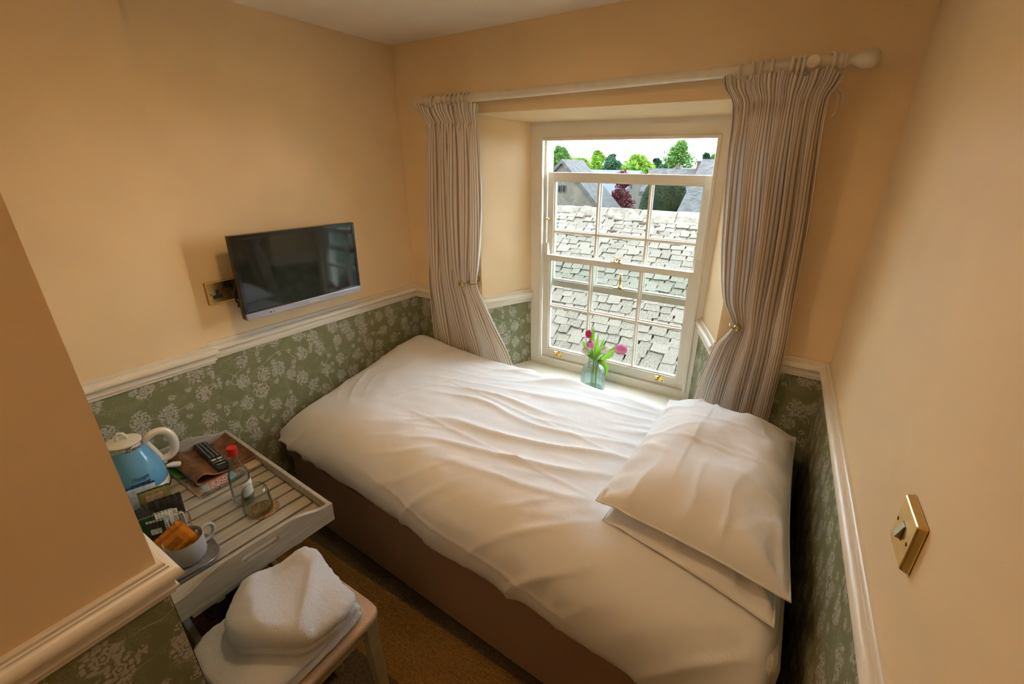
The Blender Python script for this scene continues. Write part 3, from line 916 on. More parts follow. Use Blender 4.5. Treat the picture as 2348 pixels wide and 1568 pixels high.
# ------------------------------------------------------------------ television, socket, switch
BLACK_GLOSS = plain('black glossy plastic', (.012, .012, .014), .12, spec=.5)
BLACK_MATT = plain('black matt plastic', (.018, .018, .018), .45)
SCREEN = plain('dark glass screen', (.014, .016, .014), .06, spec=.6)
SILVER = plain('brushed silver plastic', (.42, .39, .42), .32, .7, var=.05, vs_=12)
WHITE_PRINT = plain('white print', (.85, .85, .83), .5)
def on_left(y, z, x): return Matrix(((0, 0, 1, x), (1, 0, 0, y), (0, 1, 0, z), (0, 0, 0, 1)))     # text facing +x
TY0, TY1, TZ0, TZ1, TX = -1.046, -.487, 1.064, 1.388, .108
tv = thing('television', (.05, -.767, TZ0), 'small flat television on a wall bracket with a silver lower edge', 'television')
MB().box(TX - .030, TY0, TZ0, TX - .003, TY1, TZ1).build('casing', BLACK_GLOSS, tv, bevel=.004)
MB().box(TX - .062, TY0 + .06, TZ0 + .02, TX - .029, TY1 - .06, TZ1 - .07).build('rear_housing', BLACK_MATT, tv, bevel=.012)
m_ = MB()
for q in ((TY0, TY0 + .014, TZ0 + .024, TZ1), (TY1 - .014, TY1, TZ0 + .024, TZ1), (TY0 + .014, TY1 - .014, TZ1 - .016, TZ1), (TY0 + .014, TY1 - .014, TZ0 + .024, TZ0 + .030)):
    m_.box(TX - .004, q[0], q[2], TX + .0025, q[1], q[3])
m_.build('bezel', BLACK_GLOSS, tv, bevel=.0015)
MB().box(TX - .004, TY0 + .013, TZ0 + .029, TX + .0004, TY1 - .013, TZ1 - .015).build('screen', SCREEN, tv)
bar = MB().box(TX - .012, TY0 + .001, TZ0 - .002, TX + .003, TY1 - .001, TZ0 + .0245).build('speaker_bar', SILVER, tv, bevel=.003, label='silver strip along the lower edge')
text_mb('Panasonic', .0125, on_left(-.745, TZ0 + .011, TX + .0032)).build('lettering', WHITE_PRINT, bar)
MB().box(TX + .0028, -.951, TZ0 + .009, TX + .0036, -.943, TZ0 + .013).box(TX + .0028, -.936, TZ0 + .009, TX + .0036, -.933, TZ0 + .012).build('sensor_window', BLACK_GLOSS, bar)
m_ = MB()
m_.box(XL(-.75, 1.2) + .0, -.82, 1.13, XL(-.75, 1.2) + .012, -.70, 1.29); m_.box(-.01, -.775, 1.18, .055, -.745, 1.24)
m_.build('wall_bracket', BLACK_MATT, tv, bevel=.002)

SX = XL(-1.05, 1.165)
so = thing('power_socket', (SX, -1.037, 1.122), 'brass double socket plate half hidden behind the television', 'socket')
BRASS_SATIN = plain('satin brass plate', (.86, .63, .24), .33, 1, var=.04, vs_=50)
pl = MB().box(SX, -1.110, 1.122, SX + .010, -.964, 1.208).build('plate', BRASS_SATIN, so, bevel=.004, seg=3)
MB().box(SX - .001, -1.112, 1.120, SX + .004, -.962, 1.210).build('back_box', BRASS_OLD, so, bevel=.002)
PIN = plain('dark blue grey plastic', (.04, .05, .075), .45)
def outlet(yc):
    e = so
    q = MB()
    q.box(SX + .0095, yc - .0065, 1.156, SX + .0108, yc + .0065, 1.178)
    q.box(SX + .0095, yc - .0185, 1.142, SX + .0108, yc + .0185, 1.157)
    u = q.build('outlet', PIN, e, bevel=.001)
    h = MB()
    h.box(SX + .0106, yc - .002, 1.167, SX + .0112, yc + .002, 1.175); h.box(SX + .0106, yc - .0155, 1.1475, SX + .0112, yc - .0085, 1.1515); h.box(SX + .0106, yc + .0085, 1.1475, SX + .0112, yc + .0155, 1.1515)
    h.build('pin_slot', BLACK_MATT, u)
outlet(-1.074)
m_ = MB().box(SX + .0095, -1.056, 1.176, SX + .0112, -1.017, 1.199); sp = m_.build('switch_surround', BLACK_MATT, so)
for y in (-1.0465, -1.0275):
    MB().hexa([(SX + .011, y - .0072, 1.1785), (SX + .011, y + .0072, 1.1785), (SX + .011, y + .0072, 1.1965), (SX + .011, y - .0072, 1.1965),
               (SX + .0125, y - .0072, 1.1785), (SX + .0125, y + .0072, 1.1785), (SX + .016, y + .0072, 1.1965), (SX + .016, y - .0072, 1.1965)]).build('rocker', BRASS_OLD, so, bevel=.001)
for y in (-1.098, -.976):
    MB().lathe([(0, 0), (.0034, 0), (.0028, .0012), (0, .0016)], (SX + .0098, y, 1.161), 12, R=Matrix.Rotation(PI / 2, 3, 'Y')).build('screw', plain('copper screw', (.45, .2, .08), .35, 1), so)
plug = thing('power_plug', (SX + .01, -1.0, 1.14), 'black mains plug and coiled cable behind the television', 'plug')
MB().box(SX + .0105, -1.026, 1.130, SX + .048, -.976, 1.178).build('body', BLACK_MATT, plug, bevel=.008)
MB().tube([(SX + .032, -1.0, 1.132), (SX + .045, -1.012, 1.112), (.030, -1.03, 1.125), (.034, -1.035, 1.16), (.034, -1.025, 1.19), (.032, -1.0, 1.195), (.03, -.96, 1.17), (.03, -.9, 1.15)], .0038, 8).build('cable', BLACK_MATT, plug, smooth=60)
MB().tube([(SX + .045, -1.02, 1.122), (.034, -1.028, 1.104), (.036, -1.014, 1.098), (.036, -.99, 1.11), (.034, -.95, 1.14)], .0035, 8).build('cable', BLACK_MATT, plug, smooth=60)

wx = XR(-1.155)
def sw_pt(d, y, z): return (XR(y) - d, y, z)
sw = thing('light_switch', (wx, -1.155, 1.104), 'square brass light switch on the wall beside the bedhead', 'light switch')
y0, y1, z0, z1 = -1.198, -1.112, 1.104, 1.190
def plate_mb(d0, d1, e, i):
    return MB().hexa([sw_pt(d0, y0 + e, z0 + e), sw_pt(d0, y1 - e, z0 + e), sw_pt(d0, y1 - e, z1 - e), sw_pt(d0, y0 + e, z1 - e),
                      sw_pt(d1, y0 + i, z0 + i), sw_pt(d1, y1 - i, z0 + i), sw_pt(d1, y1 - i, z1 - i), sw_pt(d1, y0 + i, z1 - i)])
plate_mb(0, .0125, 0, .0035).build('plate', BRASS_SATIN, sw, bevel=.003, seg=3)
MB().hexa([sw_pt(.0120, -1.1625, 1.134), sw_pt(.0120, -1.1475, 1.134), sw_pt(.0120, -1.1475, 1.160), sw_pt(.0120, -1.1625, 1.160),
           sw_pt(.0130, -1.1625, 1.134), sw_pt(.0130, -1.1475, 1.134), sw_pt(.0130, -1.1475, 1.160), sw_pt(.0130, -1.1625, 1.160)]).build('rocker_surround', DARKSCREW, sw)
MB().hexa([sw_pt(.0128, -1.1612, 1.135), sw_pt(.0128, -1.1488, 1.135), sw_pt(.0128, -1.1488, 1.159), sw_pt(.0128, -1.1612, 1.159),
           sw_pt(.0205, -1.1612, 1.137), sw_pt(.0205, -1.1488, 1.137), sw_pt(.0142, -1.1488, 1.158), sw_pt(.0142, -1.1612, 1.158)]).build('rocker', plain('nickel rocker', (.62, .50, .38), .25, 1), sw, bevel=.001)
for y in (-1.185, -1.125):
    p_ = sw_pt(.0124, y, 1.147)
    MB().lathe([(0, 0), (.0034, 0), (.0026, .0010), (0, .0014)], p_, 12, R=Matrix.Rotation(-PI / 2, 3, 'Y')).build('screw', DARKSCREW, sw)

# ------------------------------------------------------------------ tray on its folding stand
TRAY = Mat('grey washed wood', (.40, .37, .30), .5, spec=.35)
_co = TRAY.coord(); _x, _y, _z = TRAY.sep(_co)
_mp = TRAY.node('ShaderNodeMapping'); _mp.inputs['Scale'].default_value = (60, 3, 60); TRAY.nt.links.new(_co, _mp.inputs['Vector'])
_n = TRAY.noise(_mp.outputs[0], 1.5, 4)
TRAY.color(TRAY.mix(_n.step(.3, .7), (.37, .335, .265), (.465, .43, .355))); TRAY.bump(_n, .12, .001)
TRAY = TRAY.m
STAND_M = plain('pale grey painted wood', (.47, .43, .35), .5, var=.08, vs_=25)
TA, TB, TC, TD = .074, .786, -1.647, -1.197             # tray outer extents x0 x1 y0 y1
ZT = .603                                              # top of the slats
tray = thing('butler_tray', (.43, -1.475, .57), 'grey wooden slatted butler tray with cut-out handles on a folding stand', 'tray')
TROT = .058                                            # the tray stands slightly askew
def tp(x, y, z):
    a, b = x - TA, TD - y
    return (TA + a * math.cos(TROT) - b * math.sin(TROT), TD - a * math.sin(TROT) - b * math.cos(TROT), z)
def end_panel(x0, x1):
    yc = (TC + TD) / 2; n = 44; top = []
    for k in range(n + 1):
        y = lerp(TC, TD, k / n); d = abs(y - yc)
        top.append((y, .636 + .030 * (1 - sstep(.085, .205, d))))
    slot = []
    for k in range(24):
        a = 2 * PI * k / 24
        slot.append((yc + math.copysign(.040, math.cos(a)) + .0095 * math.cos(a), .636 + .0095 * math.sin(a)))
    # panel with a hole: strip of quads top / bottom of the slot
    m_ = MB()
    ys_ = [TC + (TD - TC) * k / n for k in range(n + 1)]
    def hole(y):
        d = abs(y - yc)
        if d >= .052: return None
        h = .012 if d <= .040 else math.sqrt(max(0, .012 ** 2 - (d - .040) ** 2))
        return (.634 - h, .634 + h)
    ys_ = sorted(set(ys_ + [yc + s_ * (.040 + .012 * q) for s_ in (-1, 1) for q in (0, .35, .65, .85, .95, 1.0)]))
    tz = lambda y: .636 + .030 * (1 - sstep(.085, .205, abs(y - yc)))
    for a, b in zip(ys_[:-1], ys_[1:]):
        ha, hb = hole(a), hole(b)
        spans = [(.572, .572, tz(a), tz(b))]
        if ha or hb:
            ha = ha or (.634, .634); hb = hb or (.634, .634)
            spans = [(.572, .572, ha[0], hb[0]), (ha[1], hb[1], tz(a), tz(b))]
        for (la, lb, ua, ub) in spans:
            m_.hexa([tp(x0, a, la), tp(x1, a, la), tp(x1, b, lb), tp(x0, b, lb), tp(x0, a, ua), tp(x1, a, ua), tp(x1, b, ub), tp(x0, b, ub)])
    bm_o = m_.build('handle_end', TRAY, tray)
    return bm_o
end_panel(TB - .014, TB); end_panel(TA, TA + .014)
for y0_, y1_ in ((TD - .013, TD), (TC, TC + .013)):
    MB().hexa([tp(TA + .014, y0_, .572), tp(TB - .014, y0_, .572), tp(TB - .014, y1_, .572), tp(TA + .014, y1_, .572), tp(TA + .014, y0_, .636), tp(TB - .014, y0_, .636), tp(TB - .014, y1_, .636), tp(TA + .014, y1_, .636)]).build('side', TRAY, tray, bevel=.002)
pitch = .0567
k = 0
x = TB - .014
while x > TA + .02:
    xa = max(x - pitch + .009, TA + .014)
    if k == 0: xa = .6990
    MB().hexa([tp(xa, TC + .013, ZT - .009), tp(x - .0005, TC + .013, ZT - .009), tp(x - .0005, TD - .013, ZT - .009), tp(xa, TD - .013, ZT - .009),
               tp(xa, TC + .013, ZT), tp(x - .0005, TC + .013, ZT), tp(x - .0005, TD - .013, ZT), tp(xa, TD - .013, ZT)]).build('slat', TRAY, tray, bevel=.0012)
    x = xa - .009; k += 1
for y_ in (TC + .03, TD - .05):
    MB().hexa([tp(a_, b_, c_) for c_ in (ZT - .021, ZT - .0092) for a_, b_ in ((TA + .014, y_ - .018), (TB - .014, y_ - .018), (TB - .014, y_ + .012), (TA + .014, y_ + .012))]).build('cross_batten', TRAY, tray)

st = thing('folding_stand', (.43, -1.475, 0), 'pale grey folding wooden stand under the butler tray', 'stand')
for xr in (.135, .735):
    MB().box(xr - .017, -1.645, .5495, xr + .017, -1.262, .5715).build('top_rail', STAND_M, st, bevel=.002)
for (ya, xa, xb) in ((-1.315, .135, .765), (-1.600, .135, .765), (-1.340, .735, .095), (-1.575, .735, .095)):
    MB().bar((xa, ya, .550), (xb, ya, .012), .020, .034, (1, 0, 0)).build('leg', STAND_M, st, bevel=.002)
for xf, yf0, yf1 in ((.757, -1.63, -1.325), (.113, -1.605, -1.35)):
    MB().tube([(xf, yf0, .03), (xf, yf1, .03)], .009, 10).build('stretcher', STAND_M, st, smooth=40)
for ya in (-1.347, -1.608):
    MB().tube([(.439, ya - .022, .292), (.439, ya + .022, .292)], .006, 10).build('pivot', BLACK_MATT, st)

# ------------------------------------------------------------------ kettle
KB = plain('glossy sky blue enamel', (.115, .345, .56), .14, spec=.5, **{'Coat Weight': .5, 'Coat Roughness': .05})
KC = plain('cream plastic', (.78, .74, .62), .28)
CHROME = plain('chrome', (.75, .75, .76), .1, 1)
KX, KY = .168, -1.530
kz = ZT
kt = thing('electric_kettle', (KX, KY, kz), 'sky blue enamel kettle with cream lid and handle on the tray', 'kettle')
MB().lathe([(0, 0), (.082, 0), (.085, .003), (.085, .010), (.081, .014), (0, .014)], (KX, KY, kz), 48).build('power_base', CHROME, kt, smooth=40)
MB().lathe([(0, .0135), (.0815, .0135), (.0845, .017), (.0845, .038), (.083, .041), (0, .041)], (KX, KY, kz), 48).build('lower_band', KC, kt, smooth=40)
def kr(z): return cinterp(z, [.041, .055, .075, .10, .13, .155, .172, .182], [.0835, .0835, .0815, .0760, .0665, .0575, .0515, .0485])
body = MB().lathe([(0, .0415)] + [(kr(z), z) for z in [.0415 + .1405 * k / 22 for k in range(23)]] + [(0, .182)], (KX, KY, kz), 64).build('body', KB, kt, smooth=50)
MB().lathe([(.0840, .0405), (.0855, .042), (.0840, .044)], (KX, KY, kz), 48).build('trim_ring', CHROME, kt, smooth=60)
MB().lathe([(0, .1815), (.0500, .1815), (.0510, .185), (.0480, .196), (0, .197)], (KX, KY, kz), 48).build('collar', CHROME, kt, smooth=40)
lid = MB().lathe([(0, .1965), (.0465, .1965), (.0475, .199), (.0465, .2015), (.030, .206), (.012, .2085), (0, .209)], (KX, KY, kz), 48).build('lid', KC, kt, smooth=40)
MB().tube([(KX - .004, KY - .013, kz + .205), (KX - .004, KY - .012, kz + .222), (KX - .002, KY - .004, kz + .231), (KX + .001, KY + .005, kz + .228), (KX + .003, KY + .010, kz + .216), (KX + .003, KY + .012, kz + .205)], [.0055, .005, .005, .005, .005, .0055], 10).build('lid_knob', KC, lid, smooth=60)
hd = Vector((.17, .985, 0)).normalized()
def kp(r, z): return Vector((KX, KY, kz)) + hd * r + Vector((0, 0, z))
hp = [kp(.046, .172), kp(.062, .188), kp(.085, .197), (kp(.107, .190)), kp(.120, .168), kp(.124, .140), kp(.119, .112), kp(.104, .095), kp(.086, .092), kp(.074, .096)]
sm = []
for k in range(37):
    t = k / 36 * (len(hp) - 1); sm.append(Vector([cinterp(t, list(range(len(hp))), [p[i] for p in hp]) for i in range(3)]))
MB().tube(sm, [.0105 + .003 * math.sin(PI * k / 36) for k in range(37)], 14).build('handle', KC, kt, smooth=60)
strip = [kp(kr(z) + .002, z) for z in [.176 - .10 * k / 10 for k in range(11)]]
MB().tube(strip, .0085, 12).build('handle_mount', KC, kt, smooth=60)
m_ = MB(); a_ = kp(.084, .060); b_ = kp(.122, .048)
m_.tube([a_, (a_ + b_) / 2 + Vector((0, 0, .002)), b_], [.006, .010, .009], 12); m_.build('switch_lever', KC, kt, smooth=60)
m_ = MB(); m_.tube([kp(-.046, .150), kp(-.066, .165), kp(-.082, .182)], [.024, .019, .013], 16); m_.build('spout', KB, kt, smooth=60)
af = math.atan2(-1.9 - KY, 1.86 - KX) + .10
def kbend(z0, slope=.36):
    def g(v):
        z = z0 + v.y; r = kr(z) + .0006 + v.z
        a = af + v.x / .083
        return Vector((KX + r * math.cos(a), KY + r * math.sin(a), kz + z))
    return g
text_mb('Vintage', .017, None, bend=kbend(.095), shear=.45).build('lettering', plain('grey blue print', (.04, .12, .20), .4), body)
bd_ = MB()
pts_ = [(-.026, -.0055), (.026, -.0055), (.026, .0055), (-.026, .0055)]
bd_.grid(lambda u, v: kbend(.074)(Vector(((u - .5) * .052, (v - .5) * .012, .0008))), 14, 2)
bd_.build('badge', CHROME, body)
text_mb("DeLonghi", .0115, None, bend=lambda v: kbend(.074)(Vector((v.x, v.y, v.z + .0016)))).build('lettering', BLACK_MATT, body)
def band_pt(v):
    a = af + v.x / .0845; r = .0850 + v.z
    return Vector((KX + r * math.cos(a), KY + r * math.sin(a), kz + .028 + v.y))
rl = MB(); n = 20
rl.add([band_pt(Vector((0, 0, .0008)))] + [band_pt(Vector((.014 * math.cos(2 * PI * k / n), .0042 * math.sin(2 * PI * k / n), .0002))) for k in range(n)], [(0, 1 + k, 1 + (k + 1) % n) for k in range(n)])
rl.build('indicator_light', plain('dark red lens', (.12, .01, .01), .2), kt)

# ------------------------------------------------------------------ booklet, leather folder, remote
def cover_mat():
    m = Mat('printed food cover', (.3, .3, .25), .3, spec=.4)
    uv = m.coord('UV'); u, v, _ = m.sep(uv)
    n = m.noise(uv, 9, 3, dim='2D'); nf = m.noise(uv, 45, 2, dim='2D')
    green = m.mix(n.step(.35, .62), (.010, .018, .008), (.10, .30, .03))
    dark = m.mix(nf.step(.4, .6), (.09, .055, .035), (.38, .30, .25))
    c = m.mix(v.step(.50, .56), dark, green)
    table = m.mix(n.step(.3, .7), (.20, .13, .08), (.42, .34, .28))
    c = m.mix(v.step(.36, .33), c, table)
    # red pot
    d = ((u - .16) * (u - .16) + (v - .30) * (v - .30) * 2.4)._m('SQRT')
    c = m.mix(d.step(.085, .075), c, (.30, .045, .02))
    # plate of salad
    d = ((u - .34) * (u - .34) * 1.0 + (v - .13) * (v - .13) * 1.5)._m('SQRT')
    c = m.mix(d.step(.235, .228), c, (.24, .50, .60))
    sal = m.mix(m.noise(uv, 60, 2, dim='2D').step(.42, .58), (.30, .045, .05), (.80, .70, .62))
    d2 = ((u - .31) * (u - .31) + (v - .12) * (v - .12) * 1.6)._m('SQRT') + (nf - .5) * .06
    c = m.mix(d2.step(.175, .16), c, sal)
    # pale handwritten sheet at the far end
    lines = (v * 130 + nf * 3).sin().step(.55, .8) * nf.step(.45, .52)
    page = m.mix(lines * .6, (.62, .50, .36), (.32, .24, .17))
    c = m.mix(u.step(.745, .752), c, page)
    m.color(c)
    return m.m
COVER = cover_mat()
PAPER = plain('white paper', (.72, .70, .64), .8)
WIRE = plain('dark wire', (.12, .11, .10), .35, .9)
bk = thing('spiral_booklet', (.25, -1.32, ZT), 'spiral-bound booklet with food photographs under the leather folder', 'booklet')
bx0, bx1, by0, by1 = .100, .372, -1.440, -1.212
def bq(x, y): return (x, y + .02 * (.372 - x) + .0)
def flat(mb, z0, z1, e=0):
    a = [bq(bx0 + e, by0 + e), bq(bx1 - e, by0 + e), bq(bx1 - e, by1 - e), bq(bx0 + e, by1 - e)]
    return mb.hexa([(*p, z0) for p in a] + [(*p, z1) for p in a])
flat(MB(), ZT + .0003, ZT + .0075, .001).build('pages', PAPER, bk)
m_ = MB(); a = [bq(bx1, by0), bq(bx1, by1), bq(bx0, by1), bq(bx0, by0)]
m_.add([(*p, ZT + .0081) for p in a], [(0, 1, 2, 3)], [(0, 0), (1, 0), (1, 1), (0, 1)])
m_.build('cover', COVER, bk)
for k in range(46):
    y = lerp(by0 + .006, by1 - .006, k / 45); cx, cz = bx1 - .001, ZT + .0058
    MB().tube([(cx + .0055 * math.cos(t), y, cz + .0055 * math.sin(t)) for t in [2 * PI * q / 10 for q in range(10)]], .0008, 5, closed=True).build('wire_loop', WIRE, bk)

LEATHER = Mat('brown leather', (.13, .05, .02), .42, spec=.45)
_co = LEATHER.coord(); _n = LEATHER.noise(_co, 26, 5, .65)
LEATHER.color(LEATHER.mix(_n.step(.3, .7), (.085, .032, .013), (.25, .110, .045)))
LEATHER.bump(LEATHER.noise(_co, 500, 3), .2, .0006); LEATHER = LEATHER.m
LEATHER_IN = plain('tan leather edge', (.34, .15, .035), .6, var=.15, vs_=60)
zb = ZT + .0095
prof = [(-1.212, zb + .012), (-1.235, zb + .006), (-1.27, zb + .004), (-1.31, zb + .005), (-1.345, zb + .009), (-1.368, zb + .018), (-1.385, zb + .031), (-1.402, zb + .035),
        (-1.418, zb + .027), (-1.419, zb + .013), (-1.408, zb + .004), (-1.385, zb + .0015), (-1.355, zb + .001), (-1.31, zb + .0008), (-1.26, zb + .0008), (-1.225, zb + .0008)]
def fold_pt(u, v):
    t = v * (len(prof) - 1); ks = list(range(len(prof)))
    y = cinterp(t, ks, [p[0] for p in prof]); z = cinterp(t, ks, [p[1] for p in prof])
    x = lerp(.088, .318, u) + .015 * (y + 1.4)
    s_ = (z - zb)
    z += .010 * sstep(-1.26, -1.20, y) * (1 - u) * (1 if v < .4 else 0) + .0015 * ns(u * 6, v * 9, 3) * (1 if z > zb + .003 else 0)
    return (x, y + .02 * (.318 - x), z)
lf = MB().grid(fold_pt, 26, 70).build('leather_folder', [LEATHER, LEATHER_IN], smooth=60, solid=-.0022)
lf.modifiers['solidify'].material_offset_rim = 1
tag(lf, 'brown leather folder rolled over on itself on the booklet', 'folder')
MB().lathe([(0, 0), (.006, 0), (.005, .002), (0, .0026)], (.200, -1.255, zb + .0085), 14).build('snap_button', BRASS_OLD, lf, smooth=40)

rm_c = Vector((.197, -1.314, zb + .016)); rdir = Vector((.99, -.10, .0)).normalized(); rside = Vector((.10, .99, 0)).normalized()
def rmM(): return Matrix(((rdir.x, rside.x, 0, rm_c.x), (rdir.y, rside.y, 0, rm_c.y), (0, 0, 1, rm_c.z), (0, 0, 0, 1))) @ Matrix.Rotation(math.radians(-4), 4, 'X')
RM = rmM()
rm = thing('remote_control', rm_c, 'slim black television remote lying on the leather folder', 'remote control')
rb = MB(RM).box(-.118, -.0225, -.008, .118, .0225, .008).build('body', BLACK_GLOSS, rm, bevel=.006, seg=3)
def button(x, y, w, h, mat, nm='button'):
    MB(RM).box(x - w / 2, y - h / 2, .0078, x + w / 2, y + h / 2, .0095).build(nm, mat, rm)
GREYB = plain('grey rubber', (.10, .10, .10), .6)
LIGHTB = plain('pale grey rubber', (.45, .43, .42), .5)
for i in range(11):
    for j in (-1, 0, 1):
        MB(RM).box(-.104 + i * .0125 - .003, j * .0125 - .0035, .0078, -.104 + i * .0125 + .003, j * .0125 + .0035, .0092).build('button', GREYB, rm)
        MB(RM).box(-.104 + i * .0125 - .0009, j * .0125 - .0018, .0092, -.104 + i * .0125 + .0009, j * .0125 + .0018, .0094).build('legend', WHITE_PRINT, rm)
button(.046, -.0095, .011, .015, LIGHTB); button(.046, .0095, .011, .015, LIGHTB)
for j, col in enumerate(((.55, .03, .05), (.02, .30, .10), (.75, .52, .02), (.03, .20, .55))):
    button(.066, -.015 + j * .010, .006, .0075, plain('coloured rubber', col, .5), 'colour_button')
text_mb('Panasonic', .0065, RM @ Matrix.Translation((.086, 0, .0082)) @ Matrix.Rotation(PI / 2, 4, 'Z')).build('lettering', WHITE_PRINT, rm)

# ------------------------------------------------------------------ bottle, tumbler, coaster
CLEAR = thin_glass('clear bottle glass', (.985, .99, .988), .10)
GREENG = thin_glass('green tinted glass', (.945, .965, .925), .12)
WATER = thin_glass('water', (.96, .98, .98), .04)
REDCAP = plain('red metal cap', (.52, .015, .015), .25, .3)
bx, by = .503, -1.366
bt = thing('water_bottle', (bx, by, ZT), 'clear glass water bottle with a red screw cap on the tray', 'bottle')
outer = [(.024, 0), (.0295, .003), (.0305, .008), (.0305, .098), (.0295, .110), (.026, .122), (.0205, .136), (.0165, .150), (.0142, .168), (.0132, .186), (.0132, .200)]
inner = [(.0112, .200), (.0112, .186), (.0122, .168), (.0145, .150), (.0185, .136), (.024, .122), (.0275, .110), (.0284, .098), (.0284, .010), (.022, .006), (0, .006)]
MB().lathe([(0, .002)] + outer + inner, (bx, by, ZT), 40).build('body', CLEAR, bt, smooth=45)
MB().lathe([(0, .0065), (.0225, .0065), (.0282, .0105), (.0282, .098), (.0273, .110), (.0238, .122), (.0183, .136), (.0155, .144), (0, .144)], (bx, by, ZT), 40).build('water', WATER, bt, smooth=45)
MB().lathe([(0, .212), (.0125, .212), (.0148, .2105), (.0150, .207), (.0150, .192), (.0155, .190), (.0155, .186), (.0138, .186), (.0138, .205), (0, .2055)], (bx, by, ZT), 32, mod=lambda a, z: 1 + .012 * math.sin(a * 28) * (.188 < z < .208)).build('cap', REDCAP, bt, smooth=30)
lm = MB()
a0 = -.35
lm.grid(lambda u, v: (bx + .0309 * math.cos(a0 + u * 1.5), by + .0309 * math.sin(a0 + u * 1.5), ZT + lerp(.035, .088, v)), 16, 1)
lm.build('label', PAPER, bt, smooth=180, label='white paper label')

ccx, ccy = .592, -1.354
RAFFIA = Mat('woven raffia', (.45, .27, .10), .6, spec=.3); _n = RAFFIA.noise(RAFFIA.coord(), 220, 2)
RAFFIA.color(RAFFIA.mix(_n.step(.35, .65), (.26, .135, .045), (.60, .40, .19))); RAFFIA = RAFFIA.m
co_ = thing('woven_coaster', (ccx, ccy, ZT), 'round woven raffia coaster under the upturned tumbler', 'coaster')
MB().lathe([(0, 0), (.044, 0), (.044, .0024), (0, .0024)], (ccx, ccy, ZT), 32).build('backing', RAFFIA, co_)
for i in range(9):
    r = .0035 + i * .0050; n = max(8, int(2 * PI * r / .0033))
    m_ = MB()
    for k in range(n):
        a = 2 * PI * k / n; c_ = Vector((ccx + r * math.cos(a), ccy + r * math.sin(a), ZT + .0034))
        t_ = Vector((-math.sin(a), math.cos(a), 0)); o_ = Vector((math.cos(a), math.sin(a), 0))
        p0, p1 = c_ - t_ * .0016 - o_ * .0016, c_ + t_ * .0016 + o_ * .0016
        m_.tube([p0 - Vector((0, 0, .001)), c_, p1 - Vector((0, 0, .001))], [.0009, .0013, .0009], 5)
    m_.build('braid_ring', RAFFIA, co_, smooth=60)
gx, gy, gz = .581, -1.364, ZT + .0052
gl = thing('glass_tumbler', (gx, gy, gz), 'upturned green-tinted glass tumbler on the woven coaster', 'tumbler')
MB().lathe([(.0415, 0), (.0430, .001), (.0425, .012), (.0405, .040), (.0378, .066), (.0350, .078), (.0300, .0835), (.026, .0842), (.020, .0825), (0, .0822), (0, .0755), (.029, .0765), (.0345, .070), (.0375, .055), (.0395, .03), (.0408, .010), (.0412, 0)],
           (gx, gy, gz), 48).build('glass', GREENG, gl, smooth=50)

# ------------------------------------------------------------------ cup and saucer with sachets
STONE = Mat('speckled grey glaze', (.42, .41, .40), .35, spec=.45); _n = STONE.noise(STONE.coord(), 700, 2)
STONE.color(STONE.mix(_n.step(.55, .68), (.40, .39, .385), (.27, .26, .25))); STONE = STONE.m
STONE_D = Mat('speckled brown grey glaze', (.25, .22, .19), .18, spec=.5); _n = STONE_D.noise(STONE_D.coord(), 600, 2)
STONE_D.color(STONE_D.mix(_n.step(.4, .62), (.16, .14, .12), (.34, .31, .28))); STONE_D = STONE_D.m
cx, cyy = .607, -1.577
def sq(r, a, p=3.6):
    c_, s_ = abs(math.cos(a)), abs(math.sin(a))
    return r / ((c_ ** p + s_ ** p) ** (1 / p))
m_ = MB()
sp_ = [(0, .004), (.030, .0), (.044, .0), (.050, .004), (.062, .008), (.069, .0135), (.0700, .0155), (.0685, .0165), (.060, .0118), (.046, .0078), (.030, .0075), (0, .0075)]
m_.lathe(sp_, (cx, cyy - .002, ZT), 64, mod=lambda a, z: sq(1, a + .10) if True else 1)
sau = m_.build('saucer', STONE_D, smooth=50); tag(sau, 'square-rounded grey saucer under the cup on the tray', 'saucer')
cup = thing('teacup', (cx, cyy, ZT + .008), 'straight-sided grey speckled cup holding an orange biscuit packet', 'cup')
cz = ZT + .0085
MB().lathe([(0, 0), (.036, 0), (.0405, .003), (.0445, .012), (.0462, .030), (.0466, .070), (.0458, .0715), (.0440, .070), (.0435, .030), (.0415, .012), (.034, .006), (0, .006)], (cx, cyy, cz), 48).build('bowl', STONE, cup, smooth=50)
hd2 = Vector((-.12, .99, 0)).normalized()
hp = [Vector((cx, cyy, cz)) + hd2 * r + Vector((0, 0, z)) for r, z in ((.044, .060), (.058, .066), (.072, .060), (.078, .045), (.074, .028), (.062, .018), (.046, .018))]
sm = []
for k in range(25):
    t = k / 24 * 6; sm.append(Vector([cinterp(t, list(range(7)), [p[i] for p in hp]) for i in range(3)]))
MB().tube(sm, .0050, 12).build('handle', STONE, cup, smooth=60)

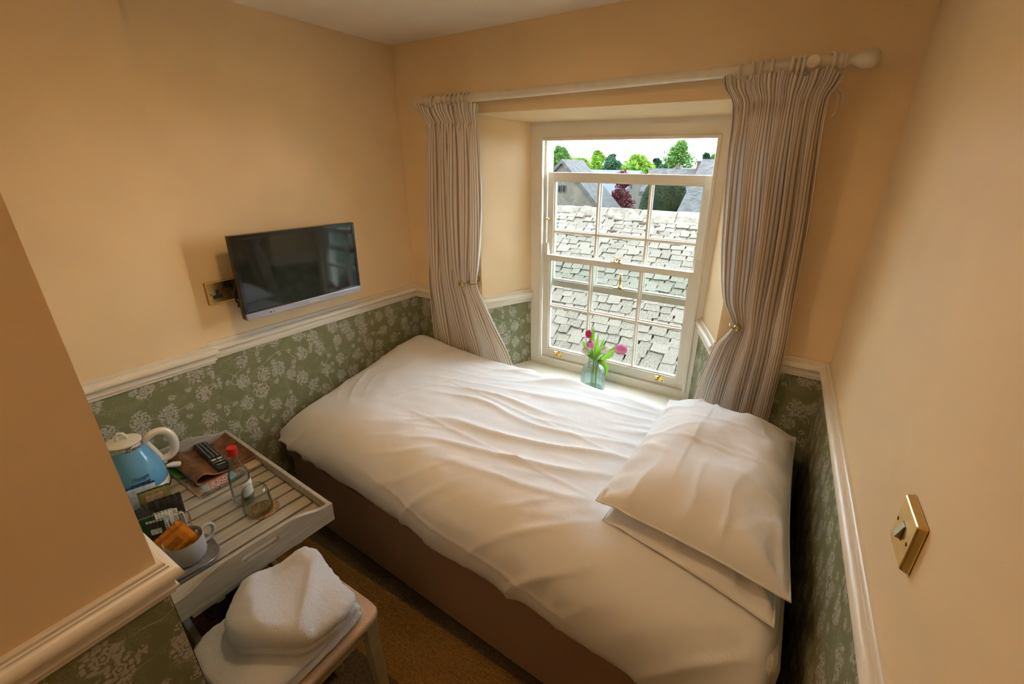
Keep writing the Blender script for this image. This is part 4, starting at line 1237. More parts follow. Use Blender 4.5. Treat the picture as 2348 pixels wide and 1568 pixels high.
def sachet(name, c, right, up, w, h, t, mats, lab, cat, group, seal=.14, crimp=True, print_=None, seed=1):
    """crimped foil pouch; mats = (body, seal)"""
    c, right, up = Vector(c), Vector(right).normalized(), Vector(up).normalized(); nrm = right.cross(up).normalized()
    th = thing(name, c - up * h / 2, lab, cat, group)
    def P(a, b, sgn):
        k = max(0, (1 - abs(a) ** 3) * (1 - abs(b / (1 - seal)) ** 2.5)) if abs(b) < 1 - seal else 0
        wv = .0014 * ns(a * 4 + seed, b * 4, seed) + .0012 * math.sin(a * 17 + seed) * (1 - k)
        return c + right * a * w / 2 + up * b * h / 2 + nrm * (sgn * (t / 2 * k ** .6 + .0003) + wv)
    for sgn in (1, -1):
        pass
    m_ = MB()
    for sgn in (1, -1): m_.grid(lambda u, v: P(2 * u - 1, (2 * v - 1) * (1 - seal), sgn), 18, 18)
    bd = m_.build('pouch', mats[0], th, smooth=60)
    for s_ in (1, -1):
        m_ = MB()
        n = 22
        def Q(u, v, sg):
            b = (1 - seal) + seal * v
            if crimp and v > .9: b -= .018 * (int(round(u * n)) % 2)
            p_ = P(2 * u - 1, s_ * b, sg); return p_ + nrm * .0006 * math.sin(v * 20) * sg
        for sg in (1, -1): m_.grid(lambda u, v: Q(u, v, sg), n, 4)
        m_.build('crimped_seal', mats[1], th)
    if print_:
        for (a0, a1, b0, b1, mt) in print_:
            m_ = MB()
            m_.grid(lambda u, v: P(lerp(a0, a1, u), lerp(b0, b1, v), 1) + nrm * .0008, 10, 10); m_.build('printed_panel', mt, th, smooth=60)
            m_ = MB()
            m_.grid(lambda u, v: P(lerp(a0, a1, u), lerp(b0, b1, v), -1) - nrm * .0008, 10, 10); m_.build('printed_panel', mt, th, smooth=60)
    return th
F = lambda n_, c_, r=.35, m_=.0: plain(n_, c_, r, m_, var=.12, vs_=70)
ORANGE = F('orange foil', (.62, .215, .012), .3, .25); DKOR = F('dark orange print', (.30, .09, .008), .4); GOLDF = F('gold foil', (.45, .33, .14), .25, .6)
BLUEF = F('deep blue film', (.012, .075, .32), .35); PALEB = F('pale blue film', (.42, .52, .62), .4); OLIVE = F('olive print', (.22, .19, .045), .45); GRN = F('dark green print', (.012, .085, .03), .4)
BLK = F('black paper', (.022, .020, .020), .6); WHT = F('white paper sachet', (.66, .67, .68), .6); TEAL = F('pale green tag', (.42, .52, .48), .6); CLR = F('grey film', (.30, .32, .33), .3)
view = Vector((.95, -.30, .0))
rgt = Vector((.30, .95, .0)).normalized()                # rightwards for the camera
upv = Vector((-.28, .10, .95)).normalized()
SG = 'hot drink sachets on the tray'
sachet('biscuit_packet', (.592, -1.588, cz + .066), Vector((.15, .9, .42)), Vector((-.62, -.25, .74)), .078, .074, .016, (ORANGE, ORANGE),
       'orange foil biscuit packet sticking out of the cup', 'packet', None, seal=.10, print_=[(-.62, .30, -.42, .10, DKOR), (-.9, .95, .62, .70, DKOR), (-.9, .95, .50, .56, DKOR)], seed=3)
sachet('biscuit_packet', (.612, -1.566, cz + .040), Vector((.2, .9, .25)), Vector((-.35, -.15, .92)), .060, .058, .010, (GOLDF, CLR),
       'small gold foil packet tucked low in the cup', 'packet', None, seed=6)
sachet('milk_sachet', (.268, -1.553, ZT + .040), rgt, upv, .078, .088, .012, (PALEB, BLUEF), 'pale blue sachet with deep blue top beside the kettle', 'sachet', SG, seal=.17, seed=2)
sachet('sugar_sachet', (.318, -1.535, ZT + .042), rgt, upv, .080, .080, .012, (OLIVE, GRN), 'olive and green printed sachet next to the blue sachet', 'sachet', SG, seal=.13, print_=[(-.55, .55, .1, .55, F('pink print', (.42, .27, .20)))], seed=4)
sachet('coffee_sachet', (.375, -1.530, ZT + .036), rgt, upv, .082, .068, .008, (BLK, BLK), 'black paper sachet leaning behind the teabag tags', 'sachet', SG, crimp=False, seed=5)
sachet('coffee_sachet', (.362, -1.575, ZT + .034), Vector((.1, .99, .1)), Vector((-.5, .1, .86)), .060, .064, .010, (BLK, GRN), 'black and green sachet nearest the wall edge', 'sachet', SG, seed=8)
sachet('teabag_envelope', (.425, -1.598, ZT + .036), Vector((.6, .75, .2)), Vector((-.2, .1, .95)), .046, .070, .008, (GRN, CLR), 'folded dark green teabag envelope behind the cup', 'sachet', SG, seed=9)
sachet('teabag_envelope', (.462, -1.590, ZT + .036), Vector((.6, .75, .1)), Vector((-.5, .15, .85)), .046, .068, .008, (BLK, TEAL), 'black teabag envelope with pale green ends behind the cup', 'sachet', SG, seal=.2, print_=[(-.6, .6, -.2, .25, TEAL)], seed=10)
sachet('teabag_envelope', (.440, -1.560, ZT + .048), Vector((.3, .95, -.1)), Vector((-.6, .2, .8)), .045, .050, .006, (WHT, TEAL), 'white teabag packet with pale green tag', 'sachet', SG, seal=.25, print_=[(-.5, .5, -.25, .3, TEAL)], seed=11)
# small glass of sugar sticks
jx, jy = .492, -1.540
jar = thing('sugar_glass', (jx, jy, ZT), 'small clear glass of white sugar sticks behind the cup', 'glass')
MB().lathe([(0, 0), (.022, 0), (.024, .003), (.026, .062), (.0248, .062), (.0228, .006), (0, .005)], (jx, jy, ZT), 32).build('glass', CLEAR, jar, smooth=45)
for k, (dx, dy, a, b, mt, hh) in enumerate(((-.008, -.006, -.10, .15, WHT, .085), (.006, -.010, .06, .10, WHT, .078), (.010, .006, .18, -.10, WHT, .080), (-.004, .010, -.05, -.18, F('brown paper', (.42, .30, .18)), .072), (.0, .0, .02, .02, OLIVE, .066))):
    c_ = Vector((jx + dx, jy + dy, ZT + .0075)); u_ = Vector((a * .35, b * .35, 1)).normalized()
    m_ = MB(); r_ = Vector((.5, .86, 0)); r_ = (r_ - u_ * r_.dot(u_)).normalized()
    m_.bar(c_, c_ + u_ * hh, .011, .005, r_.cross(u_))
    o = m_.build('sugar_stick', mt, bevel=.0015)
    tag(o, ('tallest white sugar stick standing in the small glass', 'white sugar stick on the cup side of the small glass', 'white sugar stick on the bed side of the small glass', 'brown paper sugar stick standing in the small glass', 'olive paper stick low in the small glass')[k], 'sugar stick', 'sticks in the small glass')

# ------------------------------------------------------------------ stool, towels, bin
STOOL_M = Mat('beige painted wood', (.52, .36, .22), .45, spec=.35); _n = STOOL_M.noise(STOOL_M.coord(), 420, 2)
STOOL_M.color(STOOL_M.mix(_n.step(.35, .7), (.46, .31, .185), (.56, .395, .25))); STOOL_M = STOOL_M.m
sx0, sx1, sy0, sy1 = .800, 1.078, -1.690, -1.318
stl = thing('stool', ((sx0 + sx1) / 2, (sy0 + sy1) / 2, 0), 'beige wooden stool carrying the folded towels', 'stool')
m_ = MB(); n = 40; prof = []
def rsq(u):
    a = 2 * PI * u; r = sq(1, a, 9); return r * math.cos(a), r * math.sin(a)
sec = [(0, .430), (.94, .430), (.985, .434), (1.0, .442), (1.0, .448), (.985, .455), (.95, .458), (0, .458)]
m_.grid(lambda u, v: ((sx0 + sx1) / 2 + (sx1 - sx0) / 2 * rsq(u)[0] * sec[round(v * 7)][0], (sy0 + sy1) / 2 + (sy1 - sy0) / 2 * rsq(u)[1] * sec[round(v * 7)][0], sec[round(v * 7)][1]), 64, 7, cu=True)
m_.build('seat', STOOL_M, stl, smooth=50)
LEG_M = plain('putty painted wood', (.40, .36, .26), .5, var=.06, vs_=30)
for ax, bx_, ay, by_ in ((sx1 - .035, .022, sy1 - .035, .014), (sx0 + .035, -.012, sy1 - .035, .010), (sx1 - .035, .02, sy0 + .035, -.012), (sx0 + .035, -.012, sy0 + .035, -.012)):
    w0, w1 = .019, .014
    MB().hexa([(ax + bx_ - w1, ay + by_ - w1, 0), (ax + bx_ + w1, ay + by_ - w1, 0), (ax + bx_ + w1, ay + by_ + w1, 0), (ax + bx_ - w1, ay + by_ + w1, 0),
               (ax - w0, ay - w0, .431), (ax + w0, ay - w0, .431), (ax + w0, ay + w0, .431), (ax - w0, ay + w0, .431)]).build('leg', LEG_M, stl, bevel=.003)
for q in ((sx0 + .04, sx1 - .04, sy1 - .045, sy1 - .028), (sx0 + .04, sx1 - .04, sy0 + .028, sy0 + .045)):
    MB().box(q[0], q[2], .375, q[1], q[3], .4305).build('apron', LEG_M, stl)
for q in ((sx0 + .028, sx0 + .045), (sx1 - .045, sx1 - .028)):
    MB().box(q[0], sy0 + .04, .375, q[1], sy1 - .04, .4305).build('apron', LEG_M, stl)

TOWEL = Mat('white terry towelling', (.90, .90, .92), .95, spec=.05)
TOWEL.b.inputs['Sheen Weight'].default_value = .5
_co = TOWEL.coord()
TOWEL.bump(TOWEL.noise(_co, 420, 3, .7) * 1.0 + TOWEL.noise(_co, 120, 2) * .6, .9, .006); TOWEL = TOWEL.m
def closed_cr(P_, t):
    n = len(P_); t = (t % 1) * n; i = int(t); f_ = t - i
    p = [Vector(P_[(i + k) % n]) for k in (-1, 0, 1, 2)]
    return .5 * ((2 * p[1]) + (-p[0] + p[2]) * f_ + (2 * p[0] - 5 * p[1] + 4 * p[2] - p[3]) * f_ ** 2 + (-p[0] + 3 * p[1] - 3 * p[2] + p[3]) * f_ ** 3)
def towel_layer(mb, poly, z0, fn_h, seed, nu=130, nv=34, rim=.5):
    c_ = sum((Vector(p) for p in poly), Vector((0, 0))) / len(poly)
    def P(u, v):
        b = closed_cr(poly, u)
        if v < .5:                                       # underside, then over the edge to the top
            k = v / .5; r = k
            zz = 0
        else:
            k = 1 - (v - .5) / .5; r = k
        e = 1 - (1 - r) ** 2
        q = c_ + (b - c_) * r
        H = fn_h(q.x, q.y)
        edge = max(0, 1 - r ** 7)
        mid = H * .5
        z = z0 + mid + (mid * edge ** rim) * (1 if v >= .5 else -1)
        f_ = .0022 * ns(q.x * 55 + seed, q.y * 55, z * 55) + .0016 * ns(q.x * 160, q.y * 160, z * 160 + seed)
        d = (b - c_).normalized()
        w_ = .0018 * ns(q.x * 150, q.y * 150, z * 150)
        return (q.x + d.x * (f_ + w_) * r, q.y + d.y * (f_ + w_) * r, z + f_ * (1 if v >= .5 else 0))
    mb.grid(P, nu, nv, cu=True)
lowp = [(.790, -1.395), (.90, -1.372), (1.035, -1.366), (1.060, -1.400), (1.066, -1.55), (1.060, -1.670), (1.02, -1.695), (.92, -1.700), (.830, -1.695), (.785, -1.665), (.775, -1.60), (.785, -1.50), (.788, -1.43)]
m_ = MB()
towel_layer(m_, lowp, .4585, lambda x, y: .034 + .004 * ns(x * 6, y * 6, 1), 1)
towel_layer(m_, [(p[0] * .985 + .0137, p[1] * .985 - .023) for p in lowp], .488, lambda x, y: .032 + .006 * ns(x * 7, y * 7, 4), 2)
def pile(mb, parent, n, seed):
    """short terry loops standing on the cloth"""
    r = random.Random(seed); P_ = MB(); F_ = [f for f in mb.f if len(f) == 4]
    for k in range(n):
        f = r.choice(F_); a, b, c, d = [Vector(mb.v[i]) for i in f]
        u, v = r.random(), r.random(); p = (a * (1 - u) + b * u) * (1 - v) + (d * (1 - u) + c * u) * v
        nn = (b - a).cross(d - a)
        if nn.length < 1e-9: continue
        nn.normalize()
        if nn.z < -.2: continue
        t = Vector((r.gauss(0, 1), r.gauss(0, 1), r.gauss(0, 1))); t = (t - nn * t.dot(nn)).normalized()
        h = nn * r.uniform(.0022, .0045) + Vector((r.uniform(-1, 1), r.uniform(-1, 1), r.uniform(-1, 1))) * .0018
        P_.add([p - t * .0009, p + t * .0009, p + h], [(0, 1, 2)])
    o = P_.build('pile', TOWEL, parent); o['kind'] = 'stuff'
    return o
lt = m_.build('bath_towel', TOWEL, smooth=180); pile(m_, lt, 26000, 3); tag(lt, 'larger white terry towel folded flat on the stool seat', 'towel', 'white towels on the stool')
topp = [(.842, -1.374), (.905, -1.362), (.985, -1.374), (1.058, -1.385), (1.078, -1.430), (1.070, -1.500), (1.055, -1.545), (.985, -1.590), (.920, -1.628), (.850, -1.615), (.795, -1.555), (.790, -1.505), (.812, -1.440)]
def top_h(x, y):
    # ridge of the folded flap
    d = (x - .905) * .68 - (y + 1.37) * -.73
    rx = (x - .905) * .73 + (y + 1.362) * .68            # distance to the right of the fold line
    h = .060 + .020 * sstep(.02, -.03, rx) + .012 * math.exp(-((rx + .012) / .016) ** 2)
    h += .030 * math.exp(-(((x - .86) / .05) ** 2 + ((y + 1.39) / .05) ** 2))
    h += .006 * ns(x * 9, y * 9, 2)
    h += .012 * math.exp(-(((y + 1.56) + .45 * (x - .9)) / .03) ** 2)
    return h
m_ = MB()
towel_layer(m_, [(p[0] * .97 + .028, p[1] * .97 - .045) for p in topp], .519, lambda x, y: .022, 7)
towel_layer(m_, topp, .528, top_h, 5)
tt = m_.build('hand_towel', TOWEL, smooth=180); pile(m_, tt, 32000, 4); tag(tt, 'smaller white terry towel folded on top with a turned corner', 'towel', 'white towels on the stool')

LINER = plain('dark brown bin liner', (.030, .020, .015), .35, bump=.3, bs=60, bd=.004)
bn = thing('waste_bin', (.55, -1.457, 0), 'dark brown lined waste bin under the tray stand', 'bin')
MB().lathe([(0, .004), (.078, .004), (.082, .01), (.096, .27), (.093, .27), (.078, .014), (0, .012)], (.55, -1.457, 0), 40).build('bucket', plain('brown plastic', (.05, .035, .025), .5), bn, smooth=40)
m_ = MB()
m_.grid(lambda u, v: ((.55 + (.089 + .010 * math.sin(PI * v) * 1.0 + .004 * ns(math.cos(2 * PI * u) * 6, math.sin(2 * PI * u) * 6, v * 3)) * math.cos(2 * PI * u)),
                      (-1.457 + (.089 + .010 * math.sin(PI * v) + .004 * ns(math.cos(2 * PI * u) * 6, math.sin(2 * PI * u) * 6, v * 3 + 4)) * math.sin(2 * PI * u)),
                      .27 + .028 * math.sin(PI * v) * (1 + .5 * ns(u * 9, v, 2)) - .07 * max(0, v - .5) * 2), 90, 12, cu=True)
m_.build('liner', LINER, bn, smooth=60)

# ------------------------------------------------------------------ vase of tulips
VG = thin_glass('teal ribbed glass', (.90, .97, .962), .25)
vx, vy, vz = 1.100, .155, Z_SILL
vase = thing('glass_vase', (vx, vy, vz), 'teal ribbed glass bottle vase of tulips on the window sill', 'vase')
vo = [(.052, 0), (.060, .004), (.063, .012), (.063, .085), (.0615, .105), (.056, .122), (.046, .136), (.037, .144), (.0325, .150), (.0315, .160), (.0325, .182), (.0345, .186)]
vi = [(.0322, .186), (.0300, .180), (.0290, .160), (.0300, .150), (.035, .141), (.0435, .132), (.053, .119), (.0588, .103), (.0602, .085), (.0602, .014), (.056, .008), (0, .007)]
def ribs(a, z): return 1 + (.035 * math.cos(a * 16) * sstep(.006, .02, z) * sstep(.150, .125, z))
MB().lathe([(0, .003)] + vo + vi, (vx, vy, vz), 128, mod=ribs).build('body', VG, vase, smooth=60)
MB().lathe([(0, .0075), (.055, .0075), (.0585, .012), (.0585, .070), (0, .070)], (vx, vy, vz), 40).build('water', WATER, vase, smooth=45)

STEM = plain('tulip stem green', (.20, .36, .06), .5, var=.15, vs_=30)
LEAF = Mat('tulip leaf', (.16, .42, .035), .45, spec=.3)
_n = LEAF.noise(LEAF.coord(), 40, 2); LEAF.color(LEAF.mix(_n, (.11, .33, .03), (.30, .55, .05)))
_t = LEAF.nt.nodes.new('ShaderNodeBsdfTranslucent'); _t.inputs[0].default_value = (.24, .44, .04, 1)
_m = LEAF.nt.nodes.new('ShaderNodeMixShader'); _m.inputs[0].default_value = .4
LEAF.nt.links.new(LEAF.b.outputs[0], _m.inputs[1]); LEAF.nt.links.new(_t.outputs[0], _m.inputs[2]); LEAF.nt.links.new(_m.outputs[0], LEAF.out.inputs['Surface']); LEAF = LEAF.m
def petal_mat(name, c0, c1):
    m = Mat(name, c0, .5, spec=.25); _u = m.sep(m.coord('UV'))
    m.color(m.mix(_u[1].step(.0, .8), c0, c1))
    t_ = m.nt.nodes.new('ShaderNodeBsdfTranslucent'); t_.inputs[0].default_value = (*c1, 1)
    x_ = m.nt.nodes.new('ShaderNodeMixShader'); x_.inputs[0].default_value = .35
    m.nt.links.new(m.b.outputs[0], x_.inputs[1]); m.nt.links.new(t_.outputs[0], x_.inputs[2]); m.nt.links.new(x_.outputs[0], m.out.inputs['Surface'])
    return m.m
PINK = petal_mat('pink petal', (.92, .60, .72), (.84, .30, .54)); DEEP = petal_mat('deep pink petal', (.75, .12, .28), (.68, .03, .16)); WHITEP = petal_mat('cream petal', (.78, .80, .62), (.86, .83, .72))
def tulip(tip, axis, size, mat, lab, leaves, root=(0, 0)):
    tip = Vector(tip); axis = Vector(axis).normalized()
    b_ = tip - axis * size
    root_ = Vector((vx + root[0], vy + root[1], vz + .012))
    neck = Vector((vx + root[0] * .25 + (b_.x - vx) * .16, vy + root[1] * .25 + (b_.y - vy) * .16, vz + .165))
    th = thing('tulip', root_, lab, 'flower', 'tulips in the vase')
    pts = []
    mid2 = (neck + b_) / 2 + Vector((0, 0, .012))
    ctrl = [root_, lerp(root_, neck, .55), neck, mid2, b_]
    for k in range(17):
        t = k / 16 * 4; pts.append(Vector([cinterp(t, [0, 1, 2, 3, 4], [p[i] for p in ctrl]) for i in range(3)]))
    MB().tube(pts, .0030, 8).build('stem', STEM, th, smooth=60)
    ref = Vector((0, 0, 1)) if abs(axis.z) < .9 else Vector((1, 0, 0))
    e1 = axis.cross(ref).normalized(); e2 = axis.cross(e1)
    m_ = MB(); wmax = size * .40
    for k in range(6):
        a0_ = 2 * PI * k / 6; lay = .92 if k % 2 else 1.0
        def P(u, v):
            a = a0_ + (u - .5) * 1.9 * (math.sin(PI * (.12 + .88 * (1 - v) ** .8)) ** .7 if v < 1 else 0.02) * (1 if v > .02 else .3)
            r = wmax * lay * (math.sin(PI * (.06 + .80 * v)) ** .65)
            r *= 1 + .05 * math.cos((u - .5) * 6)
            return b_ + axis * (size * v) + (e1 * math.cos(a) + e2 * math.sin(a)) * r
        m_.grid(P, 6, 12)
    m_.build('bloom', mat, th, smooth=180)
    for (s_, end, width, bend_) in leaves:
        s_ = Vector((vx, vy, vz)) + Vector(s_); end = Vector((vx, vy, vz)) + Vector(end)
        mid = (s_ + end) / 2 + Vector(bend_)
        side = (end - s_).cross(Vector((.25, -1, .3))).normalized()
        def L(u, v):
            p_ = s_ * (1 - v) ** 2 + mid * 2 * v * (1 - v) + end * v * v
            w_ = width * (math.sin(PI * min(1, .18 + .82 * v)) ** .8) if v < 1 else 0
            dn = Vector((.2, -1, .2)) * (.25 * width * (1 - (2 * u - 1) ** 2))
            return p_ + side * (u - .5) * 2 * w_ * .5 - dn * .6
        MB().grid(L, 6, 16).build('leaf', LEAF, th, smooth=180)
tulip((1.048, .165, .850), (-.22, .0, .97), .046, DEEP, 'deep pink tulip bud standing highest in the vase', [((-.006, 0, .17), (-.022, .0, .352), .026, (-.012, .0, .0))], (-.012, .004))
tulip((1.084, .105, .815), (-.10, -.35, .93), .050, PINK, 'pink tulip facing the bed in the middle of the vase', [((.004, .002, .17), (.004, .01, .318), .018, (-.006, 0, .0)), ((-.012, 0, .165), (-.072, -.01, .262), .024, (-.012, 0, .02))], (.004, -.008))
tulip((1.262, .150, .792), (.97, -.05, .06), .066, PINK, 'large pink tulip drooping sideways out of the vase', [((.006, 0, .17), (.112, .0, .292), .028, (.03, .0, -.035))], (.014, .002))
tulip((1.172, .135, .790), (.62, -.20, .66), .052, WHITEP, 'cream tulip leaning beside the large pink one', [((.006, -.004, .17), (.046, -.01, .302), .018, (.0, 0, .006)), ((.012, -.008, .17), (.072, -.02, .092), .030, (.052, -.01, .052))], (.008, .010))
tulip((1.026, .150, .745), (-.86, -.15, .30), .050, WHITEP, 'cream tulip drooping over the television side of the vase', [((-.008, -.002, .168), (-.068, -.012, .222), .020, (-.02, 0, .02)), ((-.002, -.006, .168), (.058, -.03, .235), .022, (.0, 0, .03))], (-.006, -.010))

# ------------------------------------------------------------------ added warm fill lamp, unseen above the picture
lx, ly = 1.00, -1.06
zc = ZC(lx, ly)
lamp = thing('ceiling_fill_lamp', (lx, ly, zc - .25), 'added fill lamp with white opal glass shade and warm bulb above the bed', 'lamp')
MB().lathe([(0, -.012), (.055, -.012), (.060, -.006), (.060, .002), (0, .002)], (lx, ly, zc), 32).build('base', BRASS_OLD, lamp, smooth=40)
MB().tube([(lx, ly, zc - .012), (lx, ly, zc - .075)], .010, 10).build('stem', BRASS_OLD, lamp, smooth=40)
GLOW = Mat('warm fill bulb', (.9, .85, .75), .3)
GLOW.b.inputs['Emission Color'].default_value = (1.0, .68, .38, 1)
GLOW.b.inputs['Emission Strength'].default_value = FILL_LAMP_STRENGTH
zl = zc - .13
MB().lathe([(.055 * math.sin(a), .055 * math.cos(a) - .006) for a in [PI * k / 12 for k in range(13)]][::-1], (lx, ly, zl), 20).build('bulb', GLOW.m, lamp, smooth=60)
SHADE_M = Mat('white opal glass shade', (.86, .84, .80), .4)
_t = SHADE_M.nt.nodes.new('ShaderNodeBsdfTranslucent'); _t.inputs[0].default_value = (.85, .80, .72, 1)
_m = SHADE_M.nt.nodes.new('ShaderNodeMixShader'); _m.inputs[0].default_value = .34
SHADE_M.nt.links.new(SHADE_M.b.outputs[0], _m.inputs[1]); SHADE_M.nt.links.new(_t.outputs[0], _m.inputs[2]); SHADE_M.nt.links.new(_m.outputs[0], SHADE_M.out.inputs['Surface']); SHADE_M = SHADE_M.m
MB().lathe([(.012, .062), (.045, .058), (.085, .030), (.115, -.012), (.130, -.043), (.127, -.043), (.112, -.012), (.082, .027), (.044, .054), (.012, .058)], (lx, ly, zl), 40).build('shade', SHADE_M, lamp, smooth=40)  # shade of the added lamp, steers its fill down onto the bed

# unseen globe added behind the camera, warm fill for bed front and window wall
ex_, ey_ = 1.62, -2.75
ze = ZC(ex_, ey_)
el = thing('entry_fill_lamp', (ex_, ey_, ze - .27), 'added fill lamp, a round opal globe over the entry', 'lamp')
MB().lathe([(0, -.012), (.055, -.012), (.060, -.006), (.060, .002), (0, .002)], (ex_, ey_, ze), 32).build('base', BRASS_OLD, el, smooth=40)
MB().tube([(ex_, ey_, ze - .012), (ex_, ey_, ze - .115)], .008, 10).build('stem', BRASS_OLD, el, smooth=40)
GLOBE = Mat('warm fill globe', (.9, .85, .75), .3)
GLOBE.b.inputs['Emission Color'].default_value = (1.0, .64, .33, 1)
GLOBE.b.inputs['Emission Strength'].default_value = ENTRY_FILL_STRENGTH
MB().lathe([(.08 * math.sin(a), .08 * math.cos(a)) for a in [PI * k / 16 for k in range(17)]][::-1], (ex_, ey_, ze - .19), 28).build('globe', GLOBE.m, el, smooth=60)

GZ = -3.0
# ------------------------------------------------------------------ outside: the stone roof opposite
def stone_slate():
    m = Mat('weathered stone slate', (.13, .12, .10), .95, spec=.1)
    co = m.coord(); oi = m.nt.nodes.new('ShaderNodeObjectInfo'); r = X(m.nt, oi.outputs['Random'])
    add = m.nt.nodes.new('ShaderNodeVectorMath'); add.operation = 'ADD'
    cmb = m.nt.nodes.new('ShaderNodeCombineXYZ'); m.nt.links.new((r * 40).s, cmb.inputs[0]); m.nt.links.new((r * 77).s, cmb.inputs[1])
    m.nt.links.new(co, add.inputs[0]); m.nt.links.new(cmb.outputs[0], add.inputs[1]); v = add.outputs[0]
    n = m.noise(v, 9, 5, .65); n2 = m.noise(v, 38, 4, .7)
    a = m.mix(r, (.118, .097, .073), (.185, .158, .122))
    c = m.mix(n.step(.42, .62), a, (.220, .194, .156))
    c = m.mix(n2.step(.54, .68) * .75, c, (.055, .046, .037))
    c = m.mix(n2.step(.40, .30) * .75, c, (.28, .245, .18))
    m.color(c); m.bump(n2 * .6 + n, .5, .02)
    return m.m
SLATE = stone_slate()
DECK = plain('dusty roof battens', (.060, .052, .044), 1.0)
TANP, YR, ZR = .70, 3.79, 1.108
pit = math.atan(TANP)
rf = thing('stone_roof', (.2, 2.4, -3), 'mossy stone-tiled roof of the building opposite the window', 'roof')
def roof_z(y): return ZR - TANP * (YR - y)
m_ = MB()
m_.hexa([(-4, .9, roof_z(.9) - .06), (4, .9, roof_z(.9) - .06), (4, YR, ZR - .06), (-4, YR, ZR - .06), (-4, .9, roof_z(.9) - .012), (4, .9, roof_z(.9) - .012), (4, YR, ZR - .012), (-4, YR, ZR - .012)])
m_.hexa([(-4, YR, ZR - .06), (4, YR, ZR - .06), (4, YR + 3, ZR - 2.16), (-4, YR + 3, ZR - 2.16), (-4, YR, ZR - .012), (4, YR, ZR - .012), (4, YR + 3, ZR - 2.11), (-4, YR + 3, ZR - 2.11)])
m_.build('roof_deck', DECK, rf)
MB().box(-4, 1.1, -3, 4, YR + 2.8, roof_z(1.1) - .07).build('wall', plain('outer stone wall', (0.0880, 0.0770, 0.0605), .95, var=.2, vs_=8), rf)
rnd = random.Random(11)
variants = []
for k in range(8):
    j = lambda s_=.10: rnd.uniform(-s_, s_)
    # unit slate: x -.5..+.5, y 0 (lower edge) .. 1, z thickness 1
    b0 = [(-.5, .03 + j()), (-.28, j(.035)), (0, j(.035)), (.28, j(.035)), (.5, .03 + j()), (.5 + j(.02), 1), (-.5 + j(.02), 1)]
    mb_ = MB().prism(b0, lambda a, b: (a, b, 0), lambda a, b: (a * .985, b * .99 + .012, 1))
    variants.append(mb_.mesh('slate', SLATE))
slates = []
s_ = .0; y = 1.25; row = 0
while True:
    t = (y - 1.25) / (YR - 1.25)
    ex = lerp(.122, .060, t)                             # exposed length up the slope
    dy = ex * math.cos(pit)
    if y + dy * .4 > YR: break
    xl = -.55 - max(0, y - 2) * .46 - .35; xr = 1.65 - max(0, y - 2) * .17 + .2
    x = xl + rnd.uniform(0, .1)
    while x < xr:
        w = rnd.uniform(.75, 1.35) * lerp(.150, .105, t)
        slates.append((x + w / 2, y, w, ex, row)); x += w + rnd.uniform(.006, .015)
    y += dy; row += 1
def seen(sl):
    x, y = sl[0], sl[1]
    if y < 1.9: return False
    lo, hi = -.16 - (y - 2) * .47, 1.26 - (y - 2) * .165
    return lo - .05 < x < hi + .05
vis = sorted([s for s in slates if seen(s)], key=lambda s: -(s[2] * s[3]) / (s[1] + 1.9) ** 2)
keep = set(id(s) for s in vis[:300])
rest = MB()
for s in slates:
    x, y, w, ex, row = s
    L = ex * 1.55; th = rnd.uniform(.014, .026)
    R = Matrix.Rotation(pit - .055 + rnd.uniform(-.02, .02), 4, 'X') @ Matrix.Rotation(rnd.uniform(-.05, .05), 4, 'Z')
    M = Matrix.Translation((x, y, roof_z(y) + .012 + rnd.uniform(0, .010))) @ R @ Matrix.Diagonal((w, L, th, 1))
    v = rnd.randrange(8)
    if id(s) in keep:
        o = bpy.data.objects.new('slate', variants[v]); COL.objects.link(o); o.parent = rf
        o.matrix_parent_inverse = Matrix.Translation(-Vector(rf.location)); o.matrix_basis = M
    else:
        me = variants[v]; rest.add([M @ q.co for q in me.vertices], [tuple(p.vertices) for p in me.polygons])
o = rest.build('slates', SLATE, rf); o['kind'] = 'stuff'
x = -2.2
while x < 2.3:
    w = rnd.uniform(.30, .46); zz = ZR + .012 + rnd.uniform(-.006, .008) + .012 * (x + .5) * .5
    m_ = MB()
    pr = [(-.16, -.105), (-.085, -.015), (-.03, .028), (.03, .028), (.085, -.015), (.16, -.105), (.13, -.12), (0, -.03), (-.13, -.12)]
    m_.prism(pr, lambda d, h: (x, YR + d, zz + h), lambda d, h: (x + w - .012, YR + d, zz + h + rnd.uniform(-.003, .003)))
    m_.build('ridge_stone', SLATE, rf, bevel=.012); x += w
MOSS = plain('brown moss', (.075, .045, .030), 1.0, var=.4, vs_=60)
for k in range(26):
    xm = rnd.uniform(-1.3, 1.1); ym = YR - .12 - abs(rnd.gauss(0, .12)); r_ = rnd.uniform(.012, .030)
    m_ = MB()
    for q in range(5):
        c_ = Vector((xm + rnd.uniform(-r_, r_) * 1.4, ym + rnd.uniform(-r_, r_), roof_z(ym) + .026))
        m_.lathe([(0, -.3 * r_), (r_ * .7, -.2 * r_), (r_ * .8, .1 * r_), (r_ * .4, .45 * r_), (0, .5 * r_)], c_, 7, R=Matrix.Rotation(pit, 3, 'X'))
    m_.build('moss_clump', MOSS, rf)

# our own house front, seen by the roof opposite
m_ = MB()
FACE = plain('own house front stone', (.20, .17, .12), .95, var=.2, vs_=4)
for q in ((-7, lean(-.12, 1), GZ, 4.2), (2.3, 8, GZ, 4.2), (-.13, 2.31, TOPZ, 4.2), (-.13, 2.31, GZ, -.12)):
    m_.box(q[0], .20, q[2], q[1], .452, q[3])
o = m_.build('wall_outer', FACE); tag(o, 'stone front of the house around the window outside', kind='structure')

